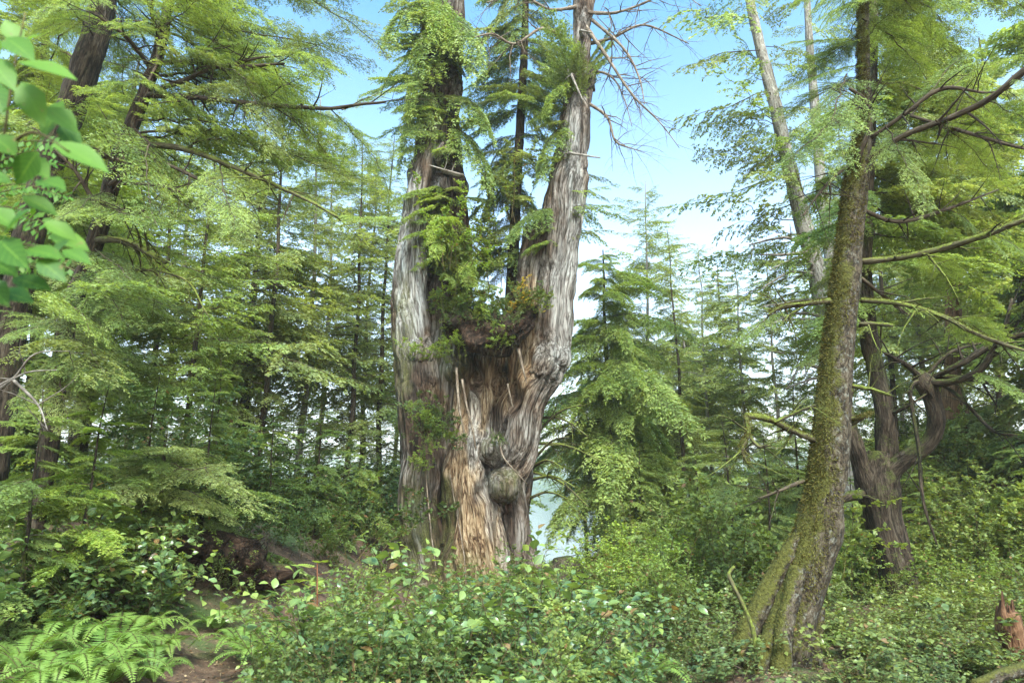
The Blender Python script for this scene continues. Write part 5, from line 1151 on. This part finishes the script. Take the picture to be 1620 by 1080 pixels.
# fallen twigs and leaves on the bare ground
acc = Acc(); n = 26000
X_ = rs.uniform(-5, 7, n); Y_ = rs.uniform(4.6, 13, n); Z_ = ground(X_, Y_) + .008
pw = -.12 * np.exp(-((X_ + 2.75 - .1 * (Y_ - 6)) / .4) ** 2) * ss(12, 9, Y_)
leaves(acc, np.stack([X_, Y_, Z_ + pw + .006], -1), np.stack([rs.randn(n), rs.randn(n), rs.randn(n) * .15], -1), np.stack([rs.randn(n), rs.randn(n), rs.randn(n) * .3], -1), rs.uniform(.02, .06, n), rs.uniform(.006, .03, n), 0, rs.rand(n))
M['litter'] = leafmat('leaf_litter', (.06, .03, .015), (.16, .09, .05), (.34, .24, .14), .1, .2, .7, (1, 1, 1))
struct(link('leaf_litter', acc.mesh('leaf_litter', [M['litter']])), 'stuff', 'brown fallen needles and leaves on the path and bank', 'litter')

acc = Acc()
for k in range(420):
    x = rs.uniform(-4.5, 6.5); y = rs.uniform(5, 12); z = gz(x, y) + .02 - (.12 if abs(x + 2.75) < .4 and y < 9 else 0)
    dead_acc(acc, [x, y, z], [rs.randn(), rs.randn(), .03], rs.uniform(.15, .7), rs.uniform(.003, .009), 0, rs, 0, .1, .3, 4)
struct(link('fallen_twigs', acc.mesh('fallen_twigs', [M['twigd']])), 'stuff', 'dead twigs strewn over the forest floor', 'twigs')
# --- soft near twig with big leaves at the top left corner
b = at(-60, 480, 1.25)
al = thing('alder_sprig', 'big soft bright green leaves hanging in close from the upper left edge', 'branch', b)
acc = Acc()
for L in ([(-90, 560, 1.3), (-40, 420, 1.25), (0, 250, 1.2), (20, 120, 1.2), (40, 20, 1.2)], [(-60, 470, 1.3), (20, 390, 1.25), (80, 400, 1.2)], [(-10, 250, 1.2), (50, 210, 1.15), (110, 240, 1.12)]):
    P = np.array([at(*q) for q in L]); tube(acc, P, np.linspace(.004, .0015, len(P)), 6, 0, n=16)
part('stem', acc, [M['stalk']], al)
lf = Acc(); rs = np.random.RandomState(6)
for (x0, y0, x1, y1, w_, v) in [(30, 70, 5, 25, .045, .75), (25, 75, 72, 50, .05, .8), (30, 98, 135, 128, .028, .7), (35, 130, 75, 210, .055, .6), (75, 170, 130, 215, .055, .6), (95, 200, 130, 245, .05, .35), (85, 225, 185, 278, .032, .6), (30, 250, 85, 285, .062, .55), (-10, 215, 30, 250, .05, .4),
     (35, 310, 100, 345, .045, .45), (-20, 330, 30, 365, .055, .5), (80, 370, 150, 400, .04, .7), (40, 395, 110, 410, .045, .4), (-20, 410, 35, 440, .05, .35), (20, 440, 90, 460, .04, .3), (70, 350, 130, 385, .04, .65), (-15, 130, 10, 190, .04, .3), (0, 180, 45, 160, .035, .5), (100, 395, 150, 420, .03, .4), (-30, 50, 0, 100, .05, .7), (0, 460, 60, 480, .04, .35), (60, 240, 20, 300, .05, .3), (-30, 280, 25, 290, .05, .4), (10, 60, 60, 100, .05, .45), (100, 160, 60, 230, .05, .4), (50, 330, -5, 380, .05, .3), (0, 380, 50, 430, .05, .35), (110, 380, 60, 430, .05, .4), (-30, 440, 20, 490, .05, .3), (60, 410, 110, 450, .04, .3), (-20, 90, 30, 150, .05, .5), (60, 285, 110, 300, .05, .4)]:
    Yd = 1.2 + rs.uniform(-.08, .08); p0, p1 = at(x0, y0, Yd), at(x1, y1, Yd + rs.uniform(-.03, .03)); l = np.linalg.norm(p1 - p0)
    broad(lf, [p0], [p1 - p0], [np.array([rs.randn() * .3, -.75, .65])], l * .88, max(w_, l * .45), 0, v, .2, .1)
part('foliage', lf, [M['alder']], al)
# fine-leaved sprig behind it
b = at(20, 420, 2.2)
fs = thing('huckleberry_sprig', 'fine lime-green leaflets glowing behind the big soft leaves at the left edge', 'branch', b)
acc = Acc(); lf = Acc()
for k in range(16):
    p0 = at(-40, 260 + 12 * k, 2.3); p1 = at(rs.uniform(40, 110), 250 + 14 * k + rs.uniform(-40, 40), rs.uniform(1.9, 2.7)); P = np.array([p0 + (p1 - p0) * t + np.array([0, 0, .05 * math.sin(t * 3)]) for t in np.linspace(0, 1, 8)])
    tube(acc, P, np.linspace(.003, .001, 8), 4, 0, cap=False)
    m_ = 26; w_ = np.linspace(.1, 1, m_); c = np.stack([np.interp(w_, np.linspace(0, 1, 8), P[:, j]) for j in range(3)], -1); d0 = nrm(p1 - p0)
    s_ = np.cross(d0, [0, -1, 0.3]) * np.where(np.arange(m_) % 2, 1, -1)[:, None]
    leaves(lf, c, s_ + d0 * .4 + rs.randn(m_, 3) * .15, d0 + rs.randn(m_, 3) * .5, .034, .02, 0, .25 + .3 * rs.rand(m_), wide=.5)
part('stem', acc, [M['stalk']], fs); part('foliage', lf, [M['alder']], fs)
# bare crooked twigs at the left edge
b = at(10, 640, 5.2)
bt = thing('dead_twigs', 'pale bare crooked twigs reaching in at the left edge above the salal', 'branch', b)
acc = Acc(); rs = np.random.RandomState(12)
for L in ([(-30, 640, 5.2), (20, 600, 5), (55, 560, 4.9), (110, 555, 4.8)], [(-20, 620, 5.1), (40, 590, 5), (90, 585, 4.9)], [(20, 600, 5), (60, 640, 4.9), (75, 680, 4.8)]):
    P = np.array([at(*q) for q in L]); tube(acc, P, np.linspace(.012, .003, len(P)), 6, 0, n=16, rough=.2)
    for k in range(3): dead_acc(acc, P[rs.randint(1, len(P))], rs.randn(3), .35, .005, 1, rs)
part('branch', acc, [M['deadw']], bt)

# ------------------------------------------------------------------ the damp air over the lake and between the trees
hz = bpy.data.meshes.new('haze'); x0, x1, y0, y1, z0, z1 = -1550, 1550, -650, 2250, -12, 62
hz.from_pydata([(x, y, z) for x in (x0, x1) for y in (y0, y1) for z in (z0, z1)], [], [(0, 1, 3, 2), (4, 6, 7, 5), (0, 4, 5, 1), (2, 3, 7, 6), (0, 2, 6, 4), (1, 5, 7, 3)])
hm, t = newmat('haze_air'); pv = nd(t, 'ShaderNodeVolumePrincipled'); pv.inputs['Color'].default_value = (.97, .97, .94, 1)
pv.inputs['Density'].default_value = .0008; pv.inputs['Anisotropy'].default_value = .2
o = nd(t, 'ShaderNodeOutputMaterial'); t.links.new(pv.outputs[0], o.inputs['Volume']); hz.materials.append(hm)
struct(link('haze', hz), 'stuff', 'thin pale haze between the trees', 'haze')
sc.cycles.volume_bounces = 1
